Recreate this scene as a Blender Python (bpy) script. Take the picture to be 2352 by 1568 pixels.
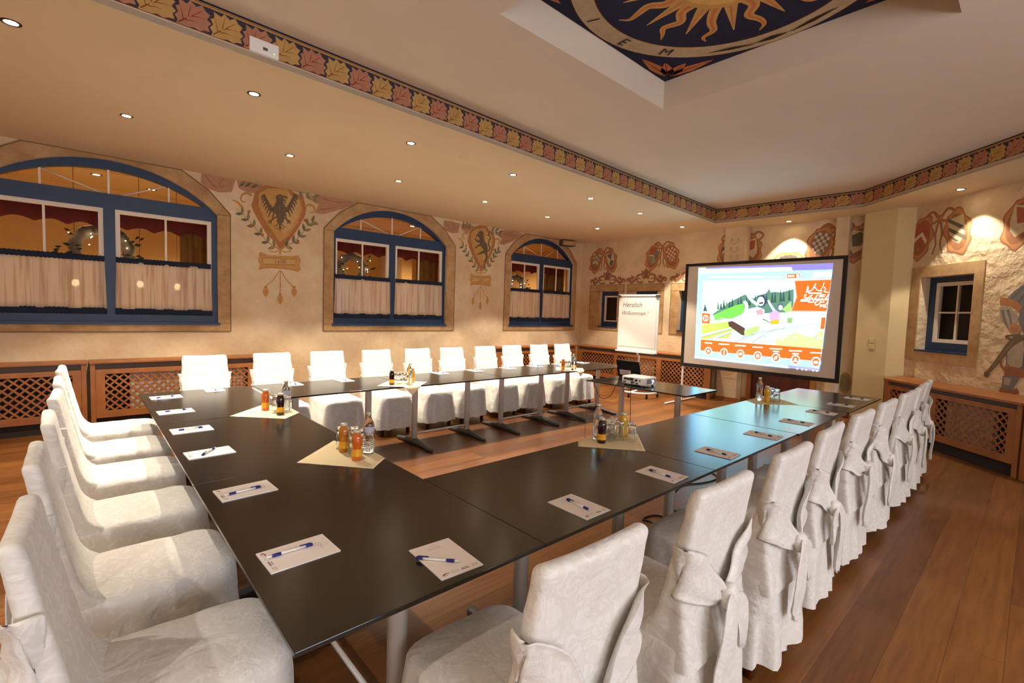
import bpy, bmesh, math, random
from mathutils import Vector, Matrix, noise
from mathutils.geometry import tessellate_polygon
PI = math.pi
for o in list(bpy.data.objects): bpy.data.objects.remove(o)
S = bpy.context.scene
C = S.collection
# ------------------------------------------------------------------ camera, world, exposure
EYE = Vector((0, 0, 1.53))
RT = Vector((0.741945, -0.669671, 0.032536)); UP = Vector((0.018097, 0.068513, 0.997486)); FW = Vector((0.670216, 0.739491, -0.062952))
FPX = 1092.94
cam_d = bpy.data.cameras.new('camera'); cam = bpy.data.objects.new('camera', cam_d); C.objects.link(cam)
cam.matrix_world = Matrix(((RT.x, UP.x, -FW.x, EYE.x), (RT.y, UP.y, -FW.y, EYE.y), (RT.z, UP.z, -FW.z, EYE.z), (0, 0, 0, 1)))
cam_d.sensor_width = 36; cam_d.lens = 36 * FPX / 2352; cam_d.clip_start = 0.02
S.camera = cam
wd = bpy.data.worlds.new('night'); S.world = wd; wd.use_nodes = True
wd.node_tree.nodes['Background'].inputs[0].default_value = (0.02, 0.025, 0.04, 1)
wd.node_tree.nodes['Background'].inputs[1].default_value = 0.3
S.view_settings.view_transform = 'Standard'; S.view_settings.look = 'None'
S.view_settings.exposure = 0.55; S.view_settings.gamma = 1; S.view_settings.use_curve_mapping = False
SPOT_W = 190.0; SPOT_COL = (1.0, 0.885, 0.72)
ZS = 3.205   # lower ceiling
ZC = 3.45    # upper ceiling

def ray(x, y): return (RT * (x - 1176) - UP * (y - 784) + FW * FPX).normalized()
def on_z(x, y, z):
    d = ray(x, y); return EYE + d * ((z - EYE.z) / d.z)
def on_pl(x, y, n, c):
    d = ray(x, y); n = Vector(n); return EYE + d * ((c - n.dot(EYE)) / n.dot(d))

def lin(c): return c / 12.92 if c <= 0.04045 else ((c + 0.055) / 1.055) ** 2.4
def rgb(r, g, b): return (lin(r / 255), lin(g / 255), lin(b / 255), 1)

# ------------------------------------------------------------------ materials
MATS = {}
def mat(name, col, rough=0.6, metal=0, spec=0.5, mottle=0, mscale=4, bump=0, bscale=60, trans=0, ior=1.45, coat=0, sheen=0, emit=None, estr=0, col2=None, vc=False, bdist=0.01):
    m = bpy.data.materials.new(name); m.use_nodes = True; nt = m.node_tree; N = nt.nodes; L = nt.links
    b = N['Principled BSDF']; b.inputs['Base Color'].default_value = col
    b.inputs['Roughness'].default_value = rough; b.inputs['Metallic'].default_value = metal
    b.inputs['Specular IOR Level'].default_value = spec
    if trans: b.inputs['Transmission Weight'].default_value = trans; b.inputs['IOR'].default_value = ior
    if coat: b.inputs['Coat Weight'].default_value = coat
    if sheen: b.inputs['Sheen Weight'].default_value = sheen
    src = None
    tc = N.new('ShaderNodeTexCoord')
    if vc:
        a = N.new('ShaderNodeVertexColor'); a.layer_name = 'Col'; src = a.outputs['Color']
    if mottle:
        nz = N.new('ShaderNodeTexNoise'); nz.inputs['Scale'].default_value = mscale; nz.inputs['Detail'].default_value = 8; nz.inputs['Roughness'].default_value = 0.65
        L.new(tc.outputs['Object'], nz.inputs['Vector'])
        rp = N.new('ShaderNodeValToRGB'); rp.color_ramp.elements[0].position = 0.32; rp.color_ramp.elements[1].position = 0.68
        L.new(nz.outputs['Fac'], rp.inputs['Fac'])
        mx = N.new('ShaderNodeMix'); mx.data_type = 'RGBA'
        if src is None:
            c2 = col2 or tuple(c * (1 - mottle) for c in col[:3]) + (1,)
            mx.inputs[6].default_value = c2; mx.inputs[7].default_value = col
            L.new(rp.outputs['Color'], mx.inputs[0])
        else:
            mx.blend_type = 'MULTIPLY'; mx.inputs[0].default_value = mottle
            L.new(src, mx.inputs[6]); L.new(rp.outputs['Color'], mx.inputs[7])
        src = mx.outputs[2]
    if src is not None: L.new(src, b.inputs['Base Color'])
    if emit is not None:
        if emit == 'vc': L.new(src, b.inputs['Emission Color'])
        else: b.inputs['Emission Color'].default_value = emit
        b.inputs['Emission Strength'].default_value = estr
    if bump:
        n2 = N.new('ShaderNodeTexNoise'); n2.inputs['Scale'].default_value = bscale; n2.inputs['Detail'].default_value = 6
        L.new(tc.outputs['Object'], n2.inputs['Vector'])
        bp = N.new('ShaderNodeBump'); bp.inputs['Strength'].default_value = bump; bp.inputs['Distance'].default_value = bdist
        L.new(n2.outputs['Fac'], bp.inputs['Height']); L.new(bp.outputs['Normal'], b.inputs['Normal'])
    MATS[name] = m; return m

M_plaster = mat('plaster_wall', rgb(226, 206, 172), 0.9, mottle=0.3, mscale=2.2, col2=rgb(206, 176, 138), bump=0.35, bscale=14, bdist=0.02, spec=0.2)
M_rough = mat('rough_plaster', rgb(222, 202, 168), 0.9, mottle=0.3, mscale=2.5, col2=rgb(204, 178, 142), bump=0.9, bscale=7, bdist=0.05, spec=0.2)
M_smooth = mat('smooth_plaster', rgb(222, 200, 152), 0.9, mottle=0.1, mscale=2, spec=0.2)
M_ceil = mat('ceiling_paint', rgb(220, 205, 185), 0.92, mottle=0.05, mscale=1.5, bump=0.05, bscale=60, spec=0.2)
M_soff = mat('soffit_paint', rgb(222, 202, 168), 0.92, mottle=0.05, mscale=1.5, bump=0.05, bscale=60, spec=0.2)
M_stone = mat('painted_stone', rgb(196, 164, 120), 0.88, mottle=0.4, mscale=5, col2=rgb(164, 126, 84), bump=0.3, bscale=40, spec=0.2)
M_blue = mat('blue_paint', rgb(24, 56, 92), 0.45, mottle=0.15, mscale=10)
M_sash = mat('white_sash', rgb(232, 220, 205), 0.5)
M_paint = mat('mural_paint', rgb(200, 160, 100), 0.9, vc=True, mottle=0.18, mscale=16, spec=0.15)
M_flat = mat('printed_ink', rgb(200, 160, 100), 0.8, vc=True, spec=0.2)
M_glass = mat('window_glass', (0.98, 0.98, 0.97, 1), 0.02, trans=1, ior=1.1)
M_clear = mat('clear_glass', (0.97, 0.99, 0.98, 1), 0.02, trans=1, ior=1.45)
M_water = mat('bottle_glass', (0.93, 0.97, 0.97, 1), 0.03, trans=1, ior=1.33)
M_curt = mat('curtain_cloth', rgb(238, 222, 198), 0.9, mottle=0.12, mscale=12)
M_ruff = mat('blue_ruffle', rgb(20, 34, 56), 0.9)
M_red = mat('red_valance', rgb(120, 28, 16), 0.9, mottle=0.5, mscale=8)
M_gold = mat('gold_drape', rgb(150, 100, 40), 0.9, mottle=0.4, mscale=6)
M_oak = mat('cabinet_oak', rgb(170, 108, 56), 0.45, mottle=0.25, mscale=5, col2=rgb(146, 86, 40))
M_dark = mat('dark_recess', rgb(42, 34, 28), 0.8)
M_grille = mat('grille_grey', rgb(92, 84, 78), 0.7)
M_rad = mat('radiator_white', rgb(205, 196, 180), 0.5)
M_top = mat('table_laminate', rgb(35, 31, 26), 0.2, mottle=0.12, mscale=120, bump=0.05, bscale=900, bdist=0.001, spec=0.5)
M_edge = mat('table_edge', rgb(24, 22, 20), 0.5)
M_steel = mat('brushed_steel', rgb(228, 223, 216), 0.3, metal=0.0)
M_foot = mat('dark_cast_metal', rgb(84, 82, 82), 0.45, metal=0.3)
M_leg = mat('dark_wood', rgb(96, 44, 20), 0.4)
M_black = mat('black_plastic', rgb(14, 14, 16), 0.4)
M_cable = mat('black_cable', rgb(20, 18, 18), 0.5)
M_white = mat('white_plastic', rgb(232, 230, 226), 0.35)
M_paper = mat('white_paper', rgb(240, 232, 226), 0.7)
M_pblue = mat('pen_blue', rgb(24, 32, 120), 0.3)
M_napk = mat('cream_paper_cloth', rgb(238, 222, 178), 0.95, mottle=0.08, mscale=40, bump=0.25, bscale=60, bdist=0.002)
M_orange = mat('orange_juice', rgb(200, 96, 18), 0.12, coat=0.5)
M_peach = mat('peach_juice', rgb(186, 112, 12), 0.12, coat=0.5)
M_yellow = mat('yellow_juice', rgb(206, 160, 30), 0.12, coat=0.5)
M_darkj = mat('blackcurrant_juice', rgb(38, 6, 10), 0.08, coat=0.5)
M_label = mat('yellow_label', rgb(222, 160, 28), 0.5)
M_cap = mat('bottle_cap', rgb(205, 200, 185), 0.35, metal=0.4)
M_wlabel = mat('pale_label', rgb(170, 170, 185), 0.5)
M_canvas = mat('screen_canvas', rgb(205, 190, 172), 0.85)
M_door = mat('red_brown_door', rgb(96, 36, 20), 0.45, mottle=0.4, mscale=6, col2=rgb(60, 20, 12))
M_bulb = mat('lamp_glow', (1, 0.85, 0.6, 1), 0.5, emit=(1, 0.82, 0.55, 1), estr=45)
M_dbulb = mat('dining_lamp_glow', (1, 0.85, 0.6, 1), 0.5, emit=(1, 0.75, 0.42, 1), estr=30)
M_ring = mat('dark_bronze', rgb(70, 45, 28), 0.4, metal=0.7)
M_dwall = mat('dining_wall', rgb(214, 184, 128), 0.9, mottle=0.1, mscale=2)
M_wreath = mat('grey_wreath', rgb(110, 100, 90), 0.9, mottle=0.4, mscale=12)
M_green = mat('fir_green', rgb(40, 48, 26), 0.9)
M_silver = mat('silver_bow', rgb(205, 210, 215), 0.5)
M_projlens = mat('projector_lens_glow', rgb(210, 215, 255), 0.2, emit=(0.75, 0.8, 1, 1), estr=6)
M_show = mat('projected_picture', rgb(255, 255, 255), 0.8, vc=True, emit='vc', estr=3.0)

M_pend = mat('pendant_glow', (1, 0.85, 0.6, 1), 0.5, emit=(1, 0.72, 0.38, 1), estr=120)
def translucent(m, f, tr):
    nt = m.node_tree; N = nt.nodes; L = nt.links; b = N['Principled BSDF']; out = [n for n in N if n.type == 'OUTPUT_MATERIAL'][0]
    t = N.new('ShaderNodeBsdfTranslucent'); t.inputs[0].default_value = b.inputs['Base Color'].default_value; x = N.new('ShaderNodeBsdfTransparent')
    a = N.new('ShaderNodeMixShader'); a.inputs[0].default_value = f; c = N.new('ShaderNodeMixShader'); c.inputs[0].default_value = tr
    L.new(b.outputs[0], a.inputs[1]); L.new(t.outputs[0], a.inputs[2]); L.new(a.outputs[0], c.inputs[1]); L.new(x.outputs[0], c.inputs[2]); L.new(c.outputs[0], out.inputs[0])
_nt = M_curt.node_tree; _tc = _nt.nodes.new('ShaderNodeTexCoord'); _mp = _nt.nodes.new('ShaderNodeMapping'); _mp.inputs['Scale'].default_value = (34, 1, 1.2)
_nz = _nt.nodes.new('ShaderNodeTexNoise'); _nz.inputs['Scale'].default_value = 1; _nz.inputs['Detail'].default_value = 3; _rp = _nt.nodes.new('ShaderNodeValToRGB')
_rp.color_ramp.elements[0].position = .38; _rp.color_ramp.elements[0].color = rgb(208, 176, 152); _rp.color_ramp.elements[1].position = .52; _rp.color_ramp.elements[1].color = rgb(242, 228, 206)  # pinkish stripes of the cloth; their darker bands also stand for fold shade
_nt.links.new(_tc.outputs['Object'], _mp.inputs['Vector']); _nt.links.new(_mp.outputs[0], _nz.inputs['Vector']); _nt.links.new(_nz.outputs['Fac'], _rp.inputs['Fac']); _nt.links.new(_rp.outputs[0], _nt.nodes['Principled BSDF'].inputs['Base Color'])
translucent(M_curt, .35, .14)
def damask():
    m = mat('damask_cloth', rgb(236, 226, 210), 0.62, sheen=0.25, spec=0.35)
    nt = m.node_tree; N = nt.nodes; L = nt.links; b = N['Principled BSDF']
    tc = N.new('ShaderNodeTexCoord')
    nz = N.new('ShaderNodeTexNoise'); nz.inputs['Scale'].default_value = 13; nz.inputs['Detail'].default_value = 1.0; nz.inputs['Distortion'].default_value = 1.6
    L.new(tc.outputs['Object'], nz.inputs['Vector'])
    ml = N.new('ShaderNodeMath'); ml.operation = 'MULTIPLY'; ml.inputs[1].default_value = 22
    L.new(nz.outputs['Fac'], ml.inputs[0])
    sn = N.new('ShaderNodeMath'); sn.operation = 'SINE'; L.new(ml.outputs[0], sn.inputs[0])
    rp = N.new('ShaderNodeValToRGB'); rp.color_ramp.elements[0].position = 0.35; rp.color_ramp.elements[1].position = 0.6
    rp.color_ramp.elements[0].color = rgb(216, 211, 203); rp.color_ramp.elements[1].color = rgb(224, 220, 213)
    L.new(sn.outputs[0], rp.inputs['Fac']); L.new(rp.outputs['Color'], b.inputs['Base Color'])
    rr = N.new('ShaderNodeMapRange'); rr.inputs[3].default_value = 0.68; rr.inputs[4].default_value = 0.45
    L.new(sn.outputs[0], rr.inputs[0]); L.new(rr.outputs[0], b.inputs['Roughness'])
    n2 = N.new('ShaderNodeTexNoise'); n2.inputs['Scale'].default_value = 9; n2.inputs['Detail'].default_value = 5; n2.inputs['Distortion'].default_value = 0.6
    L.new(tc.outputs['Object'], n2.inputs['Vector'])
    ad = N.new('ShaderNodeMath'); ad.operation = 'MULTIPLY_ADD'; ad.inputs[1].default_value = 0.03
    L.new(rp.outputs['Alpha'], ad.inputs[0]); ad.inputs[0].default_value = 0
    bp = N.new('ShaderNodeBump'); bp.inputs['Strength'].default_value = 0.5; bp.inputs['Distance'].default_value = 0.03
    L.new(n2.outputs['Fac'], bp.inputs['Height']); L.new(bp.outputs['Normal'], b.inputs['Normal'])
    return m
M_damask = damask()

def wood_floor():
    m = mat('oak_floorboards', rgb(190, 120, 60), 0.38, spec=0.4)
    nt = m.node_tree; N = nt.nodes; L = nt.links; b = N['Principled BSDF']
    tc = N.new('ShaderNodeTexCoord')
    br = N.new('ShaderNodeTexBrick'); br.inputs['Scale'].default_value = 1
    br.inputs['Brick Width'].default_value = 1.9; br.inputs['Row Height'].default_value = 0.19
    br.inputs['Mortar Size'].default_value = 0.0012; br.inputs['Mortar Smooth'].default_value = 0.3
    br.offset = 0.37; br.inputs['Bias'].default_value = 0
    br.inputs['Color1'].default_value = rgb(136, 86, 40); br.inputs['Color2'].default_value = rgb(104, 61, 28); br.inputs['Mortar'].default_value = rgb(72, 40, 20)
    L.new(tc.outputs['Object'], br.inputs['Vector'])
    mp = N.new('ShaderNodeMapping'); mp.inputs['Scale'].default_value = (1.2, 16, 1); L.new(tc.outputs['Object'], mp.inputs['Vector'])
    nz = N.new('ShaderNodeTexNoise'); nz.inputs['Scale'].default_value = 2.2; nz.inputs['Detail'].default_value = 8; nz.inputs['Distortion'].default_value = 0.6
    L.new(mp.outputs[0], nz.inputs['Vector'])
    rp = N.new('ShaderNodeValToRGB'); rp.color_ramp.elements[0].position = 0.3; rp.color_ramp.elements[1].position = 0.65
    rp.color_ramp.elements[0].color = (0.62, 0.55, 0.5, 1); rp.color_ramp.elements[1].color = (1, 1, 1, 1)
    L.new(nz.outputs['Fac'], rp.inputs['Fac'])
    mx = N.new('ShaderNodeMix'); mx.data_type = 'RGBA'; mx.blend_type = 'MULTIPLY'; mx.inputs[0].default_value = 0.85
    L.new(br.outputs['Color'], mx.inputs[6]); L.new(rp.outputs['Color'], mx.inputs[7]); L.new(mx.outputs[2], b.inputs['Base Color'])
    return m
M_floor = wood_floor()

# ------------------------------------------------------------------ builders
class MB:
    def __init__(s): s.bm = bmesh.new(); s.mi = 0
    def quad(s, pts):
        f = s.bm.faces.new([s.bm.verts.new(p) for p in pts]); f.material_index = s.mi; return f
    def box(s, x0, x1, y0, y1, z0, z1, M=None):
        P = [Vector((x, y, z)) for z in (z0, z1) for x, y in ((x0, y0), (x1, y0), (x1, y1), (x0, y1))]
        if M: P = [M @ p for p in P]
        v = [s.bm.verts.new(p) for p in P]
        for q in ((3, 2, 1, 0), (4, 5, 6, 7), (0, 1, 5, 4), (1, 2, 6, 5), (2, 3, 7, 6), (3, 0, 4, 7)):
            f = s.bm.faces.new([v[i] for i in q]); f.material_index = s.mi
    def prism(s, poly, z0, z1, M=None, cap=True):
        n = len(poly)
        a = [Vector((x, y, z0)) for x, y in poly]; b = [Vector((x, y, z1)) for x, y in poly]
        if M: a = [M @ p for p in a]; b = [M @ p for p in b]
        va = [s.bm.verts.new(p) for p in a]; vb = [s.bm.verts.new(p) for p in b]
        for i in range(n):
            f = s.bm.faces.new((va[i], va[(i + 1) % n], vb[(i + 1) % n], vb[i])); f.material_index = s.mi
        if cap:
            f = s.bm.faces.new(va[::-1]); f.material_index = s.mi
            f = s.bm.faces.new(vb); f.material_index = s.mi
    def rings(s, R, cap0=True, cap1=True, closed=True):
        V = [[s.bm.verts.new(p) for p in r] for r in R]; n = len(V[0])
        for a, b in zip(V, V[1:]):
            for i in range(n if closed else n - 1):
                f = s.bm.faces.new((a[i], a[(i + 1) % n], b[(i + 1) % n], b[i])); f.material_index = s.mi; f.smooth = True
        if cap0: f = s.bm.faces.new(V[0][::-1]); f.material_index = s.mi; f.smooth = True
        if cap1: f = s.bm.faces.new(V[-1]); f.material_index = s.mi; f.smooth = True
    def lathe(s, prof, n=20, c=(0, 0, 0), cap0=True, cap1=True, M=None):
        R = []
        for r, z in prof:
            ring = [Vector((c[0] + r * math.cos(2 * PI * i / n), c[1] + r * math.sin(2 * PI * i / n), c[2] + z)) for i in range(n)]
            if M: ring = [M @ p for p in ring]
            R.append(ring)
        s.rings(R, cap0, cap1)
    def tube(s, pts, r, n=8):
        pts = [Vector(p) for p in pts]; R = []; up = Vector((0.13, 0.21, 0.97)).normalized()
        for i, p in enumerate(pts):
            t = (pts[min(i + 1, len(pts) - 1)] - pts[max(i - 1, 0)]).normalized()
            if abs(t.dot(up)) > 0.95: a = t.cross(Vector((1, 0, 0))).normalized()
            else: a = t.cross(up).normalized()
            b = t.cross(a); rr = r[i] if isinstance(r, (list, tuple)) else r
            R.append([p + (a * math.cos(2 * PI * k / n) + b * math.sin(2 * PI * k / n)) * rr for k in range(n)])
        s.rings(R)
    def ell(s, c, rx, ry, rz, n=14, m=9, M=None):
        R = []
        for j in range(1, m):
            th = PI * j / m
            ring = [Vector((c[0] + rx * math.sin(th) * math.cos(2 * PI * i / n), c[1] + ry * math.sin(th) * math.sin(2 * PI * i / n), c[2] - rz * math.cos(th))) for i in range(n)]
            R.append([M @ p for p in ring] if M else ring)
        s.rings(R)
    def build(s, name, mats, parent=None, bevel=0, smooth=False, seg=2):
        bmesh.ops.recalc_face_normals(s.bm, faces=s.bm.faces)
        me = bpy.data.meshes.new(name); s.bm.to_mesh(me); s.bm.free()
        for m in (mats if isinstance(mats, (list, tuple)) else [mats]): me.materials.append(m)
        o = bpy.data.objects.new(name, me); C.objects.link(o)
        if smooth:
            for p in me.polygons: p.use_smooth = True
        if parent is not None: o.parent = parent
        if bevel:
            bv = o.modifiers.new('bevel', 'BEVEL'); bv.width = bevel; bv.segments = seg; bv.limit_method = 'ANGLE'
        return o
def tag(o, label, cat, group=None):
    o['label'] = label; o['category'] = cat
    if group: o['group'] = group
    return o
def thing(name, loc, rz, label, cat, group=None):
    o = bpy.data.objects.new(name, None); C.objects.link(o); o.empty_display_size = 0.05
    o.location = loc; o.rotation_euler = (0, 0, rz); return tag(o, label, cat, group)
def struct(o): o['kind'] = 'structure'; return o
def kids(o): return [c for c in bpy.data.objects if c.parent == o]
KIDS = {}
def dup(root, loc, rz, label=None, group=None):
    if root.name not in KIDS: KIDS[root.name] = [(c, kids(c)) for c in kids(root)]
    r = root.copy(); C.objects.link(r); r.location = loc; r.rotation_euler = (0, 0, rz)
    if label: r['label'] = label
    if group: r['group'] = group
    for ch, g in KIDS[root.name]:
        c = ch.copy(); C.objects.link(c); c.parent = r
        for x in g:
            d = x.copy(); C.objects.link(d); d.parent = c
    return r

# ------------------------------------------------------------------ flat painting (murals, prints)
def catmull(P, k=6):
    P = [Vector(p).to_2d() if len(p) > 2 else Vector(p) for p in P]
    if len(P) < 3: return [P[0].lerp(P[1], i / k) for i in range(k + 1)]
    out = []
    Q = [P[0] * 2 - P[1]] + P + [P[-1] * 2 - P[-2]]
    for i in range(1, len(Q) - 2):
        for j in range(k):
            t = j / k; a, b, c, d = Q[i - 1:i + 3]
            out.append(0.5 * ((2 * b) + (c - a) * t + (2 * a - 5 * b + 4 * c - d) * t * t + (3 * b - a - 3 * c + d) * t ** 3))
    out.append(P[-1]); return out
class Paint:
    """coloured flat shapes; fn maps (u, v, height) to a point on the surface they are painted on"""
    def __init__(s, fn, step=0.0006, base=0.002): s.fn = fn; s.f = []; s.k = 0; s.fade = .22; s.step = step; s.base = base
    def poly(s, pts, col, layer=None):
        pts = [tuple(p)[:2] for p in pts]
        if len(pts) < 3: return
        if layer is None: s.k += 1; layer = s.k
        h = s.base + s.step * min(layer, 14) if layer < 15 else s.base + s.step * 14 + (layer - 14) * s.step * 0.12
        try: tr = tessellate_polygon([[Vector((x, y, 0)) for x, y in pts]])
        except Exception: return
        P = [s.fn(x, y, h) for x, y in pts]
        for t in tr:
            if (P[t[1]] - P[t[0]]).cross(P[t[2]] - P[t[0]]).length > 1e-9: s.f.append(([P[i] for i in t], col))
    def rect(s, x0, y0, x1, y1, col, layer=None): s.poly([(x0, y0), (x1, y0), (x1, y1), (x0, y1)], col, layer)
    def ell(s, cx, cy, rx, ry, col, rot=0, layer=None, n=24, a0=0, a1=2 * PI):
        c, q = math.cos(rot), math.sin(rot); full = abs(a1 - a0 - 2 * PI) < 1e-6
        P = []
        for i in range(n if full else n + 1):
            a = a0 + (a1 - a0) * i / n; x, y = rx * math.cos(a), ry * math.sin(a)
            P.append((cx + x * c - y * q, cy + x * q + y * c))
        s.poly(P, col, layer)
    def stroke(s, pts, w0, w1, col, layer=None, k=6, mid=None):
        P = catmull(pts, k) if len(pts) > 2 else [Vector(p) for p in pts]
        if layer is None: s.k += 1; layer = s.k
        n = len(P); A = []; B = []
        for i, p in enumerate(P):
            d = P[min(i + 1, n - 1)] - P[max(i - 1, 0)]
            if d.length < 1e-9: d = Vector((1, 0))
            nrm = Vector((-d.y, d.x)).normalized(); t = i / (n - 1)
            w = w0 + (w1 - w0) * t if mid is None else (w0 + (mid - w0) * 2 * t if t < 0.5 else mid + (w1 - mid) * (2 * t - 1))
            A.append(p + nrm * w / 2); B.append(p - nrm * w / 2)
        for i in range(n - 1): s.poly([A[i], A[i + 1], B[i + 1], B[i]], col, layer)
    def leaf(s, x, y, ln, ang, w, col, vein=None, layer=None):
        c, q = math.cos(ang), math.sin(ang)
        P = [(x + ln * t * c - o * w * q, y + ln * t * q + o * w * c) for t, o in ((0, 0), (.2, .35), (.5, .5), (.8, .25), (1, 0), (.8, -.25), (.5, -.5), (.2, -.35))]
        s.poly(P, col, layer)
        if vein: s.stroke([(x, y), (x + ln * .9 * c, y + ln * .9 * q)], w * .12, w * .04, vein)
    def text(s, body, x, y, size, col, rot=0, shear=0, align='CENTER', font_scale=1):
        cu = bpy.data.curves.new('t', 'FONT'); cu.body = body; cu.size = size; cu.align_x = align; cu.align_y = 'CENTER'; cu.shear = shear; cu.resolution_u = 3
        ob = bpy.data.objects.new('t', cu); C.objects.link(ob)
        dg = bpy.context.evaluated_depsgraph_get(); me = bpy.data.meshes.new_from_object(ob.evaluated_get(dg))
        s.k += 1; h = (s.base + s.step * s.k if s.k < 15 else s.base + s.step * 14 + (s.k - 14) * s.step * .12) + 0.0003
        c, q = math.cos(rot), math.sin(rot)
        for p in me.polygons:
            V = [me.vertices[i].co for i in p.vertices]
            s.f.append(([s.fn(x + v.x * font_scale * c - v.y * q, y + v.x * font_scale * q + v.y * c, h) for v in V], col))
        bpy.data.objects.remove(ob); bpy.data.meshes.remove(me); bpy.data.curves.remove(cu)
    def build(s, name, parent=None, m=None):
        if m is None:
            wc = rgb(204, 178, 138); k = s.fade; s.f = [(q, tuple(a * (1 - k) + b * k for a, b in zip(c, wc))) for q, c in s.f]
        me = bpy.data.meshes.new(name); V = []; F = []; K = []
        for P, c in s.f:
            F.append(list(range(len(V), len(V) + len(P)))); V += [tuple(p) for p in P]; K += [c] * len(P)
        me.from_pydata(V, [], F); me.update()
        ca = me.color_attributes.new('Col', 'FLOAT_COLOR', 'CORNER')
        for i, c in enumerate(K): ca.data[i].color = c
        me.materials.append(m or M_paint)
        o = bpy.data.objects.new(name, me); C.objects.link(o)
        if parent is not None:
            o.parent = parent; bpy.context.view_layer.update(); o.matrix_parent_inverse = Matrix()
        return o
def plane_fn(o, du, dv, n):
    o, du, dv, n = Vector(o), Vector(du), Vector(dv), Vector(n)
    return lambda u, v, h: o + du * u + dv * v + n * h
def px_fn(n, c, sgn, ox=0, oy=0, sc=1.0):
    """picture position traced from the photo, laid on the wall plane n.p = c"""
    nn = Vector(n) * sgn
    return lambda u, v, h: on_pl(ox + u / sc, oy + v / sc, n, c) + nn * h

# ================================================================== SETTING
WN = 7.5                                   # window wall plane
RN = Vector((0.735, -0.678, 0)).normalized(); RTD = Vector((0.678, 0.735, 0)).normalized(); RD = 5.67
def rw(s_, z, h=0.0): return RN * (RD - h) + RTD * s_ + Vector((0, 0, z))
fl = MB(); fl.prism([(-2.4, -3.7), (4.0, -3.7), (9.3, 1.5), (9.3, 7.6), (-2.4, 7.6)], -0.1, 0.0)
struct(fl.build('floor', M_floor))
# ---- window wall with arched openings
WINS = [(-0.84, 1.38, -1.0, 1.53), (2.955, 5.08, 2.80, 5.27), (6.69, 8.70, 6.53, 8.79)]   # opening x0,x1, stone x0,x1
ZB, ZSP, ZAP = 1.245, 2.69, 3.165
def arc(x0, x1, zs, za, n=24):
    hw = (x1 - x0) / 2; rise = za - zs; Rr = (hw * hw + rise * rise) / (2 * rise); cx = (x0 + x1) / 2; cz = za - Rr
    a = math.asin(hw / Rr)
    return [(cx + Rr * math.sin(-a + 2 * a * i / n), cz + Rr * math.cos(-a + 2 * a * i / n)) for i in range(n + 1)]
w = MB(); y0, y1 = WN, WN + 0.25; ZT = 3.6
def wallstrip(x0, x1, z0, z1): w.box(x0, x1, y0, y1, z0, z1)
xs = -2.4
for (a, b, _, _) in WINS:
    wallstrip(xs, a, 0, ZT); wallstrip(a, b, 0, ZB)
    A = arc(a, b, ZSP, ZAP)
    for (p, q) in zip(A, A[1:]):
        w.prism([(p[0], p[1]), (q[0], q[1]), (q[0], ZT), (p[0], ZT)], -y1, -y0, Matrix(((1, 0, 0, 0), (0, 0, -1, 0), (0, 1, 0, 0), (0, 0, 0, 1))))
    xs = b
wallstrip(xs, 9.3, 0, ZT)
wall_n = struct(w.build('wall_north', M_plaster))
# ---- far wall behind the screen
w = MB()
FW_W = [(6.93, 6.40), (6.0, 5.42), (4.93, 4.38)]
def xwall(m, x, ya, yb, z0, z1, t=0.3): m.box(x, x + t, min(ya, yb), max(ya, yb), z0, z1)
ys = 7.6
for (a, b) in FW_W:
    xwall(w, 9.0, ys, a, 0, ZT); xwall(w, 9.0, a, b, 0, 1.25); xwall(w, 9.0, a, b, 2.06, ZT); ys = b
xwall(w, 9.0, ys, 3.72, 0, ZT)
wall_f = struct(w.build('wall_east', M_plaster))
w = MB(); xwall(w, 9.15, 3.66, 3.56, 0, ZT); xwall(w, 9.15, 3.56, 2.44, 2.1, ZT); xwall(w, 9.15, 2.44, 1.6, 0, ZT)
wall_f2 = struct(w.build('wall_east_niche', M_plaster))
w = MB(); w.box(8.925, 9.14, 3.66, 4.03, 0, ZT); struct(w.build('trim_1', M_plaster))
w = MB(); w.box(9.02, 9.14, 2.11, 2.29, 0, ZT); struct(w.build('trim_2', M_plaster))
w = MB(); w.prism([(9.14, 1.95), (8.97, 1.90), (8.79, 1.48), (8.9, 1.265), (9.14, 1.0)], 0, ZT); struct(w.build('trim_3', M_smooth))
# ---- right wall (oblique) with one window
w = MB(); so0, so1, zo0, zo1 = 6.01, 6.80, 1.17, 2.19
def rbox(m, s0, s1, z0, z1, h0, h1):
    P = [rw(s, z, h) for z in (z0, z1) for s, h in ((s0, h0), (s1, h0), (s1, h1), (s0, h1))]
    v = [m.bm.verts.new(p) for p in P]
    for q in ((3, 2, 1, 0), (4, 5, 6, 7), (0, 1, 5, 4), (1, 2, 6, 5), (2, 3, 7, 6), (3, 0, 4, 7)):
        f = m.bm.faces.new([v[i] for i in q]); f.material_index = m.mi
rbox(w, -1.2, so0, 0, ZT, 0, -0.3); rbox(w, so1, 7.2, 0, ZT, 0, -0.3); rbox(w, so0, so1, 0, zo0, 0, -0.3); rbox(w, so0, so1, zo1, ZT, 0, -0.3)
wall_r = struct(w.build('wall_right', M_rough))
w = MB(); w.box(-2.6, -2.3, -3.8, 7.75, 0, ZT); struct(w.build('wall_left', M_plaster))
w = MB(); w.box(-2.4, 4.4, -3.8, -3.5, 0, ZT); struct(w.build('wall_back', M_plaster))
w = MB()
w.box(8.985, 9.0, 3.95, 4.1, 0, 0.07); w.box(8.9, 8.925, 3.6, 4.04, 0, 0.07); w.box(9.135, 9.15, 3.44, 3.66, 0, 0.07); w.box(9.135, 9.15, 1.9, 2.44, 0, 0.07)
struct(w.build('baseboard_east', M_oak))
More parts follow.
